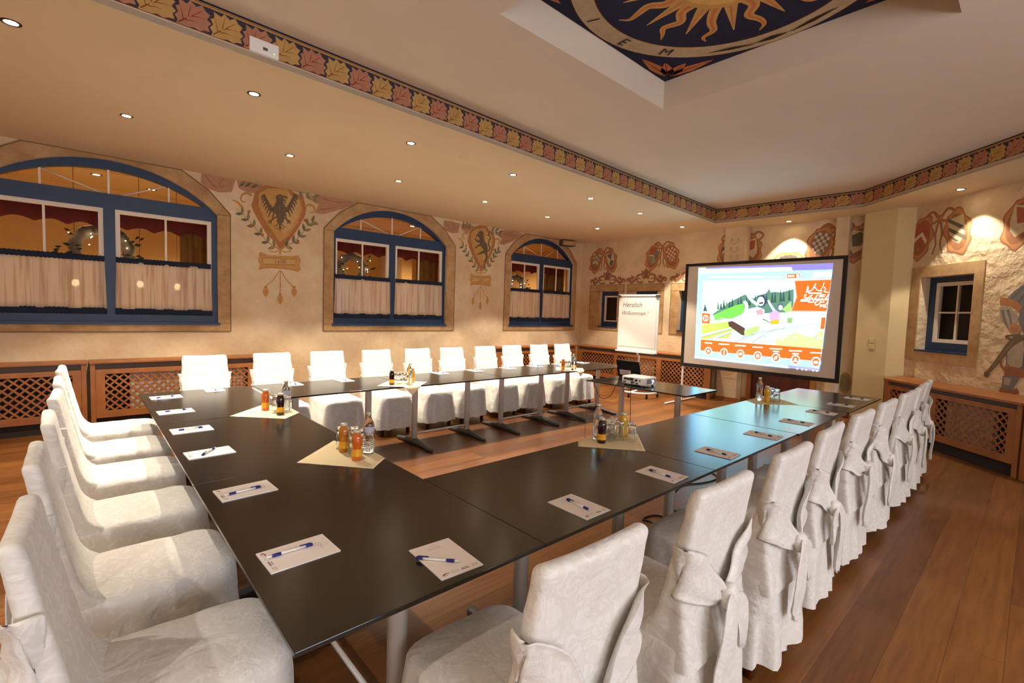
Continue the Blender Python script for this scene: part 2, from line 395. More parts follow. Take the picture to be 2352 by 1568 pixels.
w = MB(); w.prism([(8.97, 1.92), (8.95, 1.90), (8.77, 1.48), (8.79, 1.45), (8.81, 1.5)], 0, 0.07); struct(w.build('baseboard_column', M_oak))
# ---- ceilings
EDGE = [(-1.6, 3.66), (8.37, 3.97), (8.44, 1.82), (6.89, 0.21), (4.2, -2.6), (-1.6, -2.6)]
OUT = [(-2.6, 7.75), (9.4, 7.75), (9.4, 1.2), (7.2, -1.0), (4.4, -3.8), (-2.6, -3.8)]
w = MB()
for i in range(6):
    j = (i + 1) % 6
    a, b, c, d = EDGE[i], EDGE[j], OUT[j], OUT[i]
    w.prism([a, b, c, d], ZS, ZS + 0.04)
soffit = struct(w.build('ceiling', M_soff))
w = MB()
for i in range(6):
    a, b = EDGE[i], EDGE[(i + 1) % 6]
    w.quad([(a[0], a[1], ZS), (b[0], b[1], ZS), (b[0], b[1], ZC + .02), (a[0], a[1], ZC + .02)])
step = struct(w.build('ceiling_step', M_ceil))
TX0, TX1, TY0, TY1, ZTR = 2.05, 4.05, 0.45, 2.48, 3.70
w = MB()
w.box(-2.6, TX0, -3.8, 7.75, ZC, ZC + .1); w.box(TX1, 9.4, -3.8, 7.75, ZC, ZC + .1)
w.box(TX0, TX1, -3.8, TY0, ZC, ZC + .1); w.box(TX0, TX1, TY1, 7.75, ZC, ZC + .1)
w.box(TX0 - .1, TX0, TY0 - .1, TY1 + .1, ZC + .1, ZTR); w.box(TX1, TX1 + .1, TY0 - .1, TY1 + .1, ZC + .1, ZTR)
w.box(TX0, TX1, TY0 - .1, TY0, ZC + .1, ZTR); w.box(TX0, TX1, TY1, TY1 + .1, ZC + .1, ZTR)
w.box(TX0 - .1, TX1 + .1, TY0 - .1, TY1 + .1, ZTR, ZTR + .05)
ceil = struct(w.build('ceiling_upper', M_ceil))

# ---- painted sun medallion in the ceiling recess
NAVY = rgb(46, 46, 66); CREAMP = rgb(196, 172, 136); ORA = rgb(206, 124, 74); GOLD = rgb(208, 158, 92); BRN = rgb(96, 54, 34)
P = Paint(lambda u, v, h: Vector((3.05 + u, 1.465 + v, ZTR - h)), step=0.0008)
P.rect(-.998, -1.01, .998, 1.01, NAVY)
def corner(sx, sy):
    cx, cy = sx * .93, sy * .94
    for a, l, wd_ in ((-.62, .42, .1), (.62, .42, .1), (-.28, .25, .11), (.28, .25, .11), (0, .13, .1)):
        base = math.atan2(-sy, -sx); aa = base + a * 1.27
        P.k = 1; P.leaf(cx, cy, l, aa, wd_, ORA, BRN)
for sx in (-1, 1):
    for sy in (-1, 1): corner(sx, sy)
P.k = 3; P.ell(0, 0, 1.0, 1.0, BRN, n=96); P.ell(0, 0, .992, .992, CREAMP, n=96); P.ell(0, 0, .84, .84, BRN, n=96); P.ell(0, 0, .83, .83, NAVY, n=96)
KS = P.k; P.fade = 0
for i in range(24):
    a = 2 * PI * i / 24 + .08; L_ = .74 if i % 2 == 0 else .66
    c, q = math.cos(a), math.sin(a)
    if i % 2 == 0:
        pts = [(.3 * c, .3 * q)]
        for t in (.42, .52, .62, .70, .76):
            o = .035 * math.sin(t * 26 + i); pts.append((t * c - o * q, t * q + o * c))
        P.stroke(pts, .085, .010, GOLD, layer=KS + 2, mid=.06); P.stroke(pts, .03, .005, ORA, layer=KS + 3)
    else:
        P.stroke([(.3 * c, .3 * q), (.48 * c, .48 * q), (L_ * c, L_ * q)], .10, .008, GOLD, layer=KS + 1)
        P.stroke([(.3 * c, .3 * q), (L_ * c * .9, L_ * q * .9)], .012, .004, ORA, layer=KS + 3)
P.k = KS + 4
P.ell(0, 0, .34, .34, GOLD, n=48); P.ell(0, 0, .30, .30, rgb(226, 176, 100), n=48)
def ringpt(px, py):
    p = on_z(px, py, ZTR); return p.x - 3.05, p.y - 1.465
for ch, (px, py) in (('I', (1357, 43)), ('E', (1428, 95)), ('M', (1524, 122))):
    u, v = ringpt(px, py); a = math.atan2(v, u)
    # read from below: letters mirrored in plan, tops toward the centre
    c, q = math.cos(a), math.sin(a); old = P.fn
    uu = Vector((q, -c)) ; vv = Vector((-c, -q))      # right / up of the letter as seen from below
    P.fn = (lambda u0, v0, uu, vv: lambda x, y, h: Vector((3.05 + u0 + uu.x * x + vv.x * y, 1.465 + v0 + uu.y * x + vv.y * y, ZTR - h)))(.915 * c, .915 * q, uu, vv)
    P.text(ch, 0, 0, .135, rgb(52, 44, 30), shear=0.15); P.fn = old
for a0, ln, wd_ in ((-.30, .17, .035), (.02, .11, .05), (.33, .17, .035)):
    a = math.atan2(*ringpt(1780, 82)[::-1]) + a0; t = (-math.sin(a), math.cos(a)); c = (.915 * math.cos(a), .915 * math.sin(a))
    P.stroke([(c[0] - t[0] * ln, c[1] - t[1] * ln), c, (c[0] + t[0] * ln, c[1] + t[1] * ln)], .004, .004, rgb(60, 44, 24), mid=wd_)
P.build('painted_sun_medallion', ceil)['label'] = 'painted golden sun on dark blue with lettered ring'

# ---- acanthus frieze on the step between the two ceilings
def acanthus(P, x0, y, s_, col, dk, hl):
    W = 1.15; x = x0 / W
    # palmette leaf in a cell of width s_, base at the lower left, tips to the upper right
    P.poly([(W * (x + s_ * a), y + s_ * b) for a, b in ((.0, .0), (.34, .0), (.50, .06), (.66, .0), (.80, .08), (.96, .10), (.90, .28), (1.0, .42), (.88, .54), (.98, .74), (.84, .82), (.74, 1.0), (.58, .86), (.40, 1.0), (.30, .84), (.08, .94), (.10, .70), (-.02, .62), (.06, .44), (-.04, .28), (.04, .14))], col, layer=3)
    P.stroke([(W * p_[0], p_[1]) for p_ in [(x + .06 * s_, y + .06 * s_), (x + .4 * s_, y + .42 * s_), (x + .74 * s_, y + .78 * s_)]], .05 * s_, .02 * s_, dk, layer=5, k=4)
    for a, b, c, d in ((.2, .2, .12, .66), (.34, .36, .42, .86), (.26, .22, .62, .28), (.44, .44, .84, .50)):
        P.stroke([(W * p_[0], p_[1]) for p_ in [(x + a * s_, y + b * s_), (x + (a + c) / 2 * s_, y + (b + d) / 2 * s_ + .03 * s_), (x + c * s_, y + d * s_)]], .035 * s_, .01 * s_, dk, layer=5, k=3)
    P.stroke([(W * p_[0], p_[1]) for p_ in [(x + .3 * s_, y + .3 * s_), (x + .55 * s_, y + .66 * s_)]], .03 * s_, .01 * s_, hl, layer=6)
def frieze(p, q, name, off=0.0):
    p = Vector(p); q = Vector(q); d = (q - p); Ln = d.length; d.normalize(); n = Vector((d.y, -d.x))
    P = Paint(lambda u, v, h: Vector((p.x + d.x * u + n.x * h, p.y + d.y * u + n.y * h, ZS + .045 + v)), step=0.0005, base=0.001)
    H = ZC - ZS - .045
    P.fade = .0; P.rect(0, 0, Ln, H, rgb(66, 60, 70), layer=1)
    P.rect(0, 0, Ln, .008, rgb(120, 62, 40), layer=2)
    P.rect(0, H - .032, Ln, H - .012, rgb(186, 140, 84), layer=2); P.rect(0, H - .020, Ln, H - .017, rgb(96, 60, 40), layer=4)
    P.rect(0, H - .009, Ln, H, rgb(34, 36, 56), layer=4)
    off = 0; cell = Ln / round(Ln / .187); n_ = int(Ln / cell); x = off
    for i in range(n_ + 1):
        if x > Ln - cell * .5: break
        if i % 2 == 0: acanthus(P, x, .004, .164, rgb(192, 152, 92), rgb(138, 88, 36), rgb(216, 174, 96))
        else: acanthus(P, x, .004, .164, rgb(180, 124, 96), rgb(138, 62, 40), rgb(212, 140, 100))
        x += cell
    o = P.build(name, step); o['label'] = 'painted acanthus leaf frieze'
frieze(EDGE[0], EDGE[1], 'leaf_frieze', .03); frieze(EDGE[1], EDGE[2], 'leaf_frieze'); frieze(EDGE[2], EDGE[3], 'leaf_frieze', .02); frieze(EDGE[3], EDGE[4], 'leaf_frieze', .02)

# ================================================================== WINDOWS
YM = Matrix(((1, 0, 0, 0), (0, 0, -1, 0), (0, 1, 0, 0), (0, 0, 0, 1)))   # (x, z, -y)
def prism_y(m, poly, ya, yb): m.prism(poly, -yb, -ya, YM)
def band(m, A, B, ya, yb):
    for i in range(len(A) - 1): prism_y(m, [A[i], A[i + 1], B[i + 1], B[i]], ya, yb)
def curtain(name, x0, x1, z0, z1, label, seed):
    rnd = random.Random(seed); t = thing(name, ((x0 + x1) / 2, WN + 0.02, z0), 0, label, 'curtain', 'half curtains on the arched windows')
    hw = (x1 - x0) / 2; n = 90; ph = [rnd.uniform(0, 6) for _ in range(4)]
    def wave(u, v, amp): return amp * (math.sin(u * 46 + ph[0] + v * .8) + .6 * math.sin(u * 83 + ph[1]) + .5 * math.sin(u * 27 + ph[2] - v))
    def cloth(nm, za, zb, amp, m_, grow0=0, grow1=0, dy=0, rows=7, rag=0):
        m = MB(); G = []
        for j in range(rows + 1):
            v = j / rows; g = grow0 + (grow1 - grow0) * v
            G.append([m.bm.verts.new(((-hw + 2 * hw * i / n) * (1 + g), dy + wave(i / n * hw, v, amp * (.6 + .6 * v)), za + (zb - za) * v + rag * math.sin(i * 1.9 + j * 2.1))) for i in range(n + 1)])
        for j in range(rows):
            for i in range(n):
                f = m.bm.faces.new((G[j][i], G[j][i + 1], G[j + 1][i + 1], G[j + 1][i])); f.smooth = True
        o = m.build(nm, m_, t); so_ = o.modifiers.new('thick', 'SOLIDIFY'); so_.thickness = .0025; return o
    cloth('curtain_cloth', z1 - z0, .02, .008, M_curt, -.015, .012)
    cloth('ruffle_top', z1 - z0 + .045, z1 - z0 - .02, .006, M_ruff, -.015, -.015, -.006, 3, .004)
    cloth('ruffle_bottom', .03, -.045, .006, M_ruff, .012, .016, -.002, 3, .003)
    return t
SIDE = ['left', 'middle', 'right']
cl_lab = [('left sash of the large window nearest the camera', 'right sash of the large window nearest the camera'),
          ('left sash of the middle arched window', 'right sash of the middle arched window'),
          ('left sash of the arched window nearest the corner', 'right sash of the arched window nearest the corner')]
for k, (x0, x1, sx0, sx1) in enumerate(WINS):
    ya, yb = WN + .045, WN + .12; cx = [.268, 3.992, 7.66][k]
    m = MB()
    A = arc(x0, x1, ZSP, ZAP); B = arc(x0 + .06, x1 - .06, ZSP + .03, ZAP - .105)
    band(m, A, B, ya, yb)
    m.box(x0, x0 + .05, ya - .004, yb - .002, ZB, ZSP + .02); m.box(x1 - .06, x1, ya - .004, yb - .002, ZB, ZSP + .02)
    m.box(x0 + .05, x1 - .06, ya - .002, yb - .001, 2.60, 2.775); m.box(cx - .053, cx + .053, ya - .01, yb - .003, ZB, 2.62)
    m.box(x0 + .05, x1 - .06, ya - .001, yb - .001, ZB, 1.375); m.box(x0 - .02, x1 + .02, WN - .03, ya + .01, ZB - .03, ZB + .005)
    wo = struct(m.build('window_%d' % (k + 1), M_blue))
    m = MB()   # stone surround with bevelled head
    t0, t1 = (sx0 + .55, sx1 - .55)
    outer = [(sx0, 1.13), (sx0, 2.72)] + [(sx0 + .25, 3.0), (t0, 3.2)] + [(t1, 3.2), (sx1 - .25, 3.0)] + [(sx1, 2.72), (sx1, 1.13)]
    m.box(sx0, sx1, WN - .012, WN, 1.13, ZB - .03)
    m.box(sx0, x0, WN - .012, WN, ZB - .028, 2.70); m.box(x1, sx1, WN - .012, WN, ZB - .028, 2.70)
    def topz(x):
        for (a, b) in zip(outer[1:-1], outer[2:-1]):
            if a[0] <= x <= b[0] + 1e-6 and b[0] > a[0]: return a[1] + (b[1] - a[1]) * (x - a[0]) / (b[0] - a[0])
        return 2.72
    pts = [(sx0, 2.705)] + arc(x0, x1, ZSP, ZAP, 36) + [(sx1, 2.705)]
    for (a, b) in zip(pts, pts[1:]): prism_y(m, [a, b, (b[0], max(b[1] + .001, topz(b[0]))), (a[0], max(a[1] + .001, topz(a[0])))], WN - .012, WN)
    ss = m.build('stone_surround', M_stone, wo)
    P = Paint(lambda u, v, h: Vector((u, WN - .0122 - h, v)), step=.0002, base=.0004)
    dk = rgb(112, 74, 44)
    P.stroke([(sx0, 1.13), (sx1, 1.13)], .014, .014, dk); P.stroke([(sx1, 1.13), (sx1, 2.72)], .014, .014, dk); P.stroke([(sx0, 1.13), (sx0, 2.72)], .014, .014, dk)
    for (a, b) in zip(outer[1:-1], outer[2:-1]): P.stroke([a, b], .016, .016, dk)
    P.stroke([(sx0, 2.7), (x0, 2.7)], .006, .006, dk); P.stroke([(x1, 2.7), (sx1, 2.7)], .006, .006, dk)
    P.stroke([(sx0, 1.24), (x0, 1.24)], .006, .006, dk); P.stroke([(x1, 1.24), (sx1, 1.24)], .006, .006, dk)
    P.build('painted_outline', ss)
    for (a, b) in ((x0 + .035, cx - .055), (cx + .053, x1 - .082 + .02)):
        m = MB(); e = .046
        ys_, ye = WN + .055, WN + .1
        m.box(a, a + e, ys_, ye, 1.38, 2.6); m.box(b - e, b, ys_, ye, 1.38, 2.6); m.box(a + e, b - e, ys_, ye, 2.6 - e, 2.6); m.box(a + e, b - e, ys_, ye, 1.38, 1.38 + e)
        m.box((a + b) / 2 - .011, (a + b) / 2 + .011, ys_ + .01, ye - .01, 1.38 + e, 2.6 - e)
        m.build('sash', M_sash, wo)
    m = MB()   # fanlight bars
    top = lambda x: [z for (p, q) in zip(B, B[1:]) if p[0] <= x <= q[0] for z in [p[1] + (q[1] - p[1]) * (x - p[0]) / (q[0] - p[0])]][0]
    hw = (x1 - x0) / 2
    for xx in (cx - hw * .53, cx, cx + hw * .53): m.box(xx - .01, xx + .01, WN + .07, WN + .09, 2.77, top(xx) + .01)
    m.tube([(cx - hw * .53, WN + .08, top(cx - hw * .53)), (cx - .05, WN + .08, 2.775)], .009, 6); m.tube([(cx + hw * .5, WN + .08, top(cx + hw * .5)), (cx + .12, WN + .08, 2.775)], .009, 6)
    m.build('fanlight_bars', M_sash, wo)
    m = MB(); G = [(x0 + .03, 1.3)] + arc(x0 + .03, x1 - .03, ZSP, ZAP - .04, 20) + [(x1 - .03, 1.3)]
    prism_y(m, G, WN + .074, WN + .078); m.build('glass_pane', M_glass, wo)
    for s_, (a, b) in enumerate(((x0 + .03, cx - .045), (cx + .045, x1 - .07))):
        curtain('half_curtain', a, b, 1.385, 1.985, 'cream half curtain with blue ruffles on ' + cl_lab[k][s_], k * 7 + s_)
# ---- small windows on the far wall
for k, (a, b) in enumerate(FW_W):
    sa, sb = [(7.21, 6.25), (6.17, 5.27), (5.11, 4.2)][k]
    m = MB(); xa, xb = 9.10, 9.16
    m.box(xa, xb, b, b + .07, 1.25, 2.06); m.box(xa, xb, a - .07, a, 1.25, 2.06); m.box(xa, xb, b + .07, a - .07, 1.97, 2.06); m.box(xa, xb, b + .07, a - .07, 1.25, 1.36)
    m.box(8.97, xa, b - .0, a + .0, 1.235, 1.262)
    wo = struct(m.build('window_%d' % (k + 4), M_blue))
    m = MB(); e = .035; A_, B_ = a - .075, b + .075
    m.box(xa + .005, xb - .01, B_, B_ + e, 1.37, 1.965); m.box(xa + .005, xb - .01, A_ - e, A_, 1.37, 1.965); m.box(xa + .005, xb - .01, B_ + e, A_ - e, 1.93, 1.965); m.box(xa + .005, xb - .01, B_ + e, A_ - e, 1.37, 1.40)
    m.build('sash', M_sash, wo)
    m = MB(); m.box(9.13, 9.134, B_ + e, A_ - e, 1.4, 1.93); m.build('glass_pane', M_glass, wo)
    m = MB(); m.box(9.19, 9.2, b, a, 1.25, 2.06); m.build('dark_panel', M_dark, wo)  # dark sheet behind the glass, standing for the night outside
    m = MB(); m.box(8.99, 9.0, sb, sa, 1.17, 1.235); m.box(8.99, 9.0, sb, sa, 2.06, 2.21); m.box(8.99, 9.0, sb, b, 1.235, 2.06); m.box(8.99, 9.0, a, sa, 1.235, 2.06)
    ss = m.build('stone_surround', M_stone, wo)
    P = Paint(lambda u, v, h: Vector((8.9898 - h, u, v)), step=.0002, base=.0004); dk = rgb(110, 74, 44)
    for q in (((sa, 1.17), (sb, 1.17)), ((sa, 1.17), (sa, 2.21)), ((sb, 1.17), (sb, 2.21)), ((sa, 2.21), (sb, 2.21)), ((sa, 2.06), (sb, 2.06))): P.stroke(q, .012, .012, dk)
    P.build('painted_outline', ss)
# ---- window in the oblique right wall
m = MB(); h0, h1 = -.13, -.2
rbox(m, so0, so0 + .05, zo0, zo1, h0, h1); rbox(m, so1 - .09, so1, zo0, zo1, h0, h1); rbox(m, so0 + .05, so1 - .09, zo1 - .07, zo1, h0, h1); rbox(m, so0 + .05, so1 - .09, zo0, zo0 + .12, h0, h1)
rbox(m, so0, so1, zo0 - .01, zo0 + .012, .02, h0)
wo = struct(m.build('window_7', M_blue))
m = MB(); e = .05; a_, b_ = so0 + .055, so1 - .095; c_ = (a_ + b_) / 2; zz0, zz1 = zo0 + .125, zo1 - .075
rbox(m, a_, a_ + e, zz0, zz1, h0 - .01, h1 + .01); rbox(m, b_ - e, b_, zz0, zz1, h0 - .01, h1 + .01); rbox(m, a_ + e, b_ - e, zz1 - e, zz1, h0 - .01, h1 + .01); rbox(m, a_ + e, b_ - e, zz0, zz0 + e, h0 - .01, h1 + .01)
rbox(m, c_ - .012, c_ + .012, zz0 + e, zz1 - e, h0 - .02, h1 + .02); rbox(m, a_ + e, b_ - e, (zz0 + zz1) / 2 - .011, (zz0 + zz1) / 2 + .011, h0 - .02, h1 + .02)
m.build('sash', M_sash, wo)
m = MB(); rbox(m, a_ + e, b_ - e, zz0 + e, zz1 - e, -.163, -.167); m.build('glass_pane', M_glass, wo)
m = MB(); rbox(m, so0, so1, zo0, zo1, -.27, -.28); m.build('dark_panel', M_dark, wo)  # same dark sheet for the night outside
m = MB(); S0, S1 = 5.885, 6.94; H = .015
rbox(m, S0, S1, 1.03, zo0 - .01, H, 0); rbox(m, S0, S1, zo1, 2.34, H, 0); rbox(m, S0, so0, zo0 - .01, zo1, H, 0); rbox(m, so1, S1, zo0 - .01, zo1, H, 0)
m.build('stone_surround', M_stone, wo)
# ---- door behind the screen
m = MB(); m.box(9.16, 9.2, 2.52, 3.50, 0.02, 2.05)
for y in (2.62, 2.87, 3.12, 3.37): m.box(9.155, 9.16, y - .1, y + .1, .15, 1.95)
d_ = struct(m.build('door_1', M_door, bevel=.004))
m = MB(); m.box(9.12, 9.18, 2.44, 2.53, 0, 2.1); m.box(9.12, 9.18, 3.49, 3.56, 0, 2.1); m.box(9.12, 9.18, 2.53, 3.49, 2.05, 2.1); m.build('door_frame', M_oak, d_)
m = MB(); m.tube([(9.15, 3.44, 1.02), (9.10, 3.44, 1.02), (9.10, 3.33, 1.02)], .009, 8); m.build('door_handle', M_steel, d_)

# ---- arched daylight windows in the wall behind the camera (their light falls on the backs of the near chairs)
M_day = mat('evening_daylight', rgb(200, 215, 240), .6, emit=(.84, .89, 1.0, 1), estr=8.5)
for k, (a, b) in enumerate(((-1.5, .1), (.9, 2.5), (2.95, 4.0))):
    m = MB(); prism_y(m, [(a, .95)] + arc(a, b, 2.2, 2.6, 14) + [(b, .95)], -3.499, -3.485); wo = struct(m.build('window_%d' % (9 + k), M_day))
    m = MB(); A = [(a, .95)] + arc(a, b, 2.2, 2.6, 14) + [(b, .95), (a, .95)]; B = [(a + .07, 1.02)] + arc(a + .07, b - .07, 2.19, 2.53, 14) + [(b - .07, 1.02), (a + .07, 1.02)]
    band(m, A, B, -3.484, -3.44); m.box((a + b) / 2 - .03, (a + b) / 2 + .03, -3.482, -3.445, 1.0, 2.55); m.build('frame', M_blue, wo)

# ================================================================== RADIATOR CABINETS
def cabinet(loc, rz, Ln, Hh, Dp, panels, label, rad=None, posts=True):
    """front plane at local y=0 facing -y, x along the front"""
    t = thing('radiator_cabinet', loc, rz, label, 'cabinet', 'lattice radiator cabinets along the walls')
    m = MB(); m.box(-.01, Ln + .01, -.02, Dp, Hh - .03, Hh); m.build('top_board', M_oak, t, bevel=.004)
    m = MB()
    if posts: m.box(0, .045, -.004, .04, 0, Hh - .031); m.box(Ln - .045, Ln, -.004, .04, 0, Hh - .031)
    z0, z1, z2, z3 = .13, .21, .645, .70
    m.box(.046, Ln - .046, 0, .03, z0, z1); m.box(.046, Ln - .046, 0, .03, z2, z3)
    xs_ = [.046] + [v for p_ in panels for v in p_] + [Ln - .046]
    for i in range(0, len(xs_), 2):
        if xs_[i + 1] - xs_[i] > .004: m.box(xs_[i], xs_[i + 1], 0, .03, z1, z2)
    m.build('front_frame', M_oak, t, bevel=.002)
    m = MB(); m.box(.046, Ln - .046, .03, .04, z3 + .002, Hh - .032); m.build('vent_slot', M_grille, t)
    m = MB(); m.box(.046, Ln - .046, .035, .045, 0.001, z0 - .002); m.box(.046, Ln - .046, .16, .17, .14, .70); m.build('toe_kick', M_dark, t)
    for (a, b) in panels:
        m = MB()
        for sgn in (1, -1):
            y_ = .012 if sgn > 0 else .018; sp = .085; wd_ = .019
            k0 = -int(1.2 * (b - a + .6) / sp)
            for k in range(k0, -2 * k0):
                # line x + sgn*z = c clipped to panel
                c = a + k * sp; pts = []
                for z in (z1, z2):
                    x = c - sgn * (z - z1)
                    pts.append((x, z))
                (xa, za), (xb, zb) = pts
                def clip(xq):
                    tt = (xq - xa) / (xb - xa); return (xq, za + (zb - za) * tt)
                L_, R_ = (pts[0], pts[1]) if xa < xb else (pts[1], pts[0])
                if R_[0] <= a + .005 or L_[0] >= b - .005: continue
                if L_[0] < a: L_ = clip(a)
                if R_[0] > b: R_ = clip(b)
                if R_[0] - L_[0] < .01: continue
                h = wd_ * .7
                m.prism([(L_[0], L_[1] - h), (R_[0], R_[1] - h), (R_[0], R_[1] + h), (L_[0], L_[1] + h)], -(y_ + .005), -y_, YM)
        m.build('lattice', M_oak, t)
    if rad:
        m = MB(); m.box(rad[0], rad[1], .07, .13, .17, .66)
        x = rad[0]
        while x < rad[1]: m.box(x, x + .012, .062, .07, .17, .66); x += .05
        m.build('radiator', M_rad, t)
    return t
cabinet((-1.88, 7.27, 0), 0, 1.91, .80, .23, [(.12, .95), (1.03, 1.79)], 'oak lattice radiator cabinet at the left end below the largest window')
cabinet((.061, 7.27, 0), 0, 1.74, .80, .23, [(.13, 1.63)], 'oak lattice radiator cabinet showing the white radiator behind its lattice', rad=(.36, 1.6))
cabinet((6.12, 7.27, 0), 0, 2.50, .80, .23, [(.35, 1.2), (1.29, 2.4)], 'oak lattice radiator cabinet below the arched window nearest the corner')
cabinet((8.66, 7.26, 0), -PI / 2, 3.22, .80, .34, [(.10, 1.05), (1.13, 2.1), (2.2, 3.1)], 'oak lattice radiator cabinet behind the flip chart and screen', rad=(1.3, 2.0))
# right wall: long cabinet turned with the wall
c0 = RN * 5.12 + RTD * 6.59
ang = math.atan2(-RTD.y, -RTD.x)
t = cabinet((c0.x, c0.y, 0), ang, 1.79, .78, .54, [(.10, .72), (.80, 1.66)], 'deep oak lattice radiator cabinet on the right below the small window', rad=(.9, 1.45))
c1 = RN * 5.12 + RTD * 4.77
cabinet((c1.x, c1.y, 0), ang, 1.8, .78, .54, [(.10, 1.68)], 'oak lattice radiator cabinet cut off by the right edge of the photo')
m = MB(); g = RTD * .015; a_ = c0 + g; b_ = RN * 5.655 + RTD * 6.605
m.prism([(a_.x, a_.y), (8.86, 1.275), (b_.x, b_.y)], .75, .78); m.prism([(a_.x, a_.y), (8.86, 1.275), (b_.x, b_.y)], 0.001, .75)
o = m.build('cabinet_end_board', M_oak); tag(o, 'oak end board closing the right cabinet against the column', 'board')

# ================================================================== DOWNLIGHTS
DL = [(-.29, 4.37), (.34, 5.74), (1.06, 4.35), (1.78, 5.80), (2.52, 4.41), (3.15, 5.82), (3.96, 4.45), (4.65, 5.86), (5.52, 4.49), (6.10, 5.91), (6.85, 4.52), (7.54, 5.93), (8.34, 4.58), (8.92, 2.96), (8.04, .76)]
DL_LAB = ['nearest the top left corner of the photo', 'second from the left above the large window', 'below the white wireless box', 'above the painted eagle', 'between the wireless box and the ceiling plate', 'above the middle arched window', 'just right of the round ceiling plate', 'above the painted lion', 'third from the corner in the row beside the frieze', 'above the arched window nearest the corner', 'second from the corner in the row beside the frieze', 'closest to the loudspeaker corner', 'at the inner corner of the frieze', 'lighting the wall above the projection screen', 'lighting the rough wall above the right window']
DL_FILL = [(-1.8, 2.7), (-1.8, 0.6), (-0.9, -3.0), (.9, -3.0), (2.6, -3.0), (4.9, -2.3)]  # unseen fill lamps, added to brighten the near chairs and pads
FILL_LAB = ['on the left side towards the windows', 'on the left side beside the camera', 'at the rear left corner', 'at the middle of the rear wall', 'on the rear side right of the middle', 'at the foot of the slanted right wall']
def downlight(x, y, label, power, col=SPOT_COL, ang=86, bl=.22):
    t = thing('downlight', (x, y, ZS), 0, 'recessed downlight ' + label, 'ceiling light', 'recessed downlights in the lower ceiling')
    m = MB(); m.lathe([(.034, -.003), (.048, -.004), (.050, -.0005), (.050, .0), (.036, .0)], 24, cap0=False, cap1=False); m.build('trim_ring', M_ring, t)
    m = MB(); m.lathe([(.001, -.0022), (.034, -.0022), (.034, -.001), (.001, -.001)], 20); m.build('bulb', M_bulb, t)
    ld = bpy.data.lights.new('lamp', 'SPOT'); ld.energy = power; ld.color = col; ld.spot_size = math.radians(ang); ld.spot_blend = bl; ld.shadow_soft_size = .025
    lo = bpy.data.objects.new('lamp', ld); C.objects.link(lo); lo.parent = t; lo.location = (0, 0, -.012)
    return t
for (x, y), lb in zip(DL, DL_LAB): downlight(x, y, lb, SPOT_W * (.42 if y < 3.5 else 1))
for i, (x, y) in enumerate(DL_FILL): downlight(x, y, 'added as fill behind the camera, ' + FILL_LAB[i], (90.0, 90.0, 90.0, 90.0, 90.0, 110.0)[i], (1.0, .94, .86), 118, .6)

# ================================================================== TABLES
TOPZ = .74
def make_table(L_, W_, loc, rz, label, flip=1):
    """long side along local x, origin on the floor at the centre"""
    t = thing('conference_table', loc, rz, label, 'table', 'dark conference tables forming the U')
    m = MB(); m.box(-L_ / 2 + .001, L_ / 2 - .001, -W_ / 2, W_ / 2, TOPZ - .014, TOPZ); m.build('tabletop', M_top, t, bevel=.002)
    for sx in (-1, 1):
        x = sx * (L_ / 2 - .27)
        m = MB(); m.lathe([(.033, .05), (.033, .70), (.06, .705), (.06, TOPZ - .0145)], 24, c=(x, 0, 0)); m.build('column', M_steel, t)
        m = MB()
        R_ = []
        for v in (-.36, -.34, -.2, -.07, 0, .07, .2, .34, .36):
            a = abs(v); zt = .032 if a > .3 else .032 + (.3 - a) / .3 * .05; hw = .02 if a > .35 else .027 + max(0, .1 - a) * .12; zb = .012 if a < .33 else .004
            R_.append([Vector((x - hw, v, zb)), Vector((x + hw, v, zb)), Vector((x + hw, v, zt - .008)), Vector((x + hw * .6, v, zt)), Vector((x - hw * .6, v, zt)), Vector((x - hw, v, zt - .008))])
        m.rings(R_); m.lathe([(.014, 0), (.014, .014)], 10, c=(x, -.33, 0)); m.lathe([(.014, 0), (.014, .014)], 10, c=(x, .33, 0))
        m.build('foot', M_foot, t)
    m = MB(); m.tube([(-(L_ / 2 - .27) + .033, 0, .13), (L_ / 2 - .27 - .033, 0, .13)], .011, 8); m.build('crossbar', M_steel, t)
    return t
LX = .755
tb = make_table(1.31, .82, (LX, 1.735, 0), PI / 2, 'dark table at the near left corner of the U')
dup(tb, (LX, 3.045, 0), PI / 2, 'dark table in the middle of the short side of the U')
dup(tb, (LX, 4.36, 0), PI / 2, 'dark table at the far left corner of the U')
NL = ['second dark table of the near arm, with the dark juice cluster', 'third dark table of the near arm, reflecting the screen', 'fourth dark table of the near arm, under the clear bottle on its cream cloth', 'dark end table of the near arm beside the right wall']
ta = make_table(1.27, .79, (1.80, 1.475, 0), 0, NL[0])
for x, y, l in ((3.07, 1.475, NL[1]), (4.345, 1.468, NL[2]), (5.62, 1.46, NL[3])): dup(ta, (x, y, 0), 0, l)
for x, y, l in ((1.84, 4.635, 'first dark table of the far arm, beside the corner'), (3.115, 4.62, 'second dark table of the far arm, from the dark juice bottle on'), (4.39, 4.615, 'third dark table of the far arm, ending under the orange juice bottle'), (5.67, 4.61, 'dark end table of the far arm beside the laptop table')): dup(ta, (x, y, 0), 0, l)
ptab = make_table(1.27, .70, (4.83, 2.96, 0), PI / 2, 'separate dark table carrying the projector and laptop'); ptab['group'] = 'presentation table'

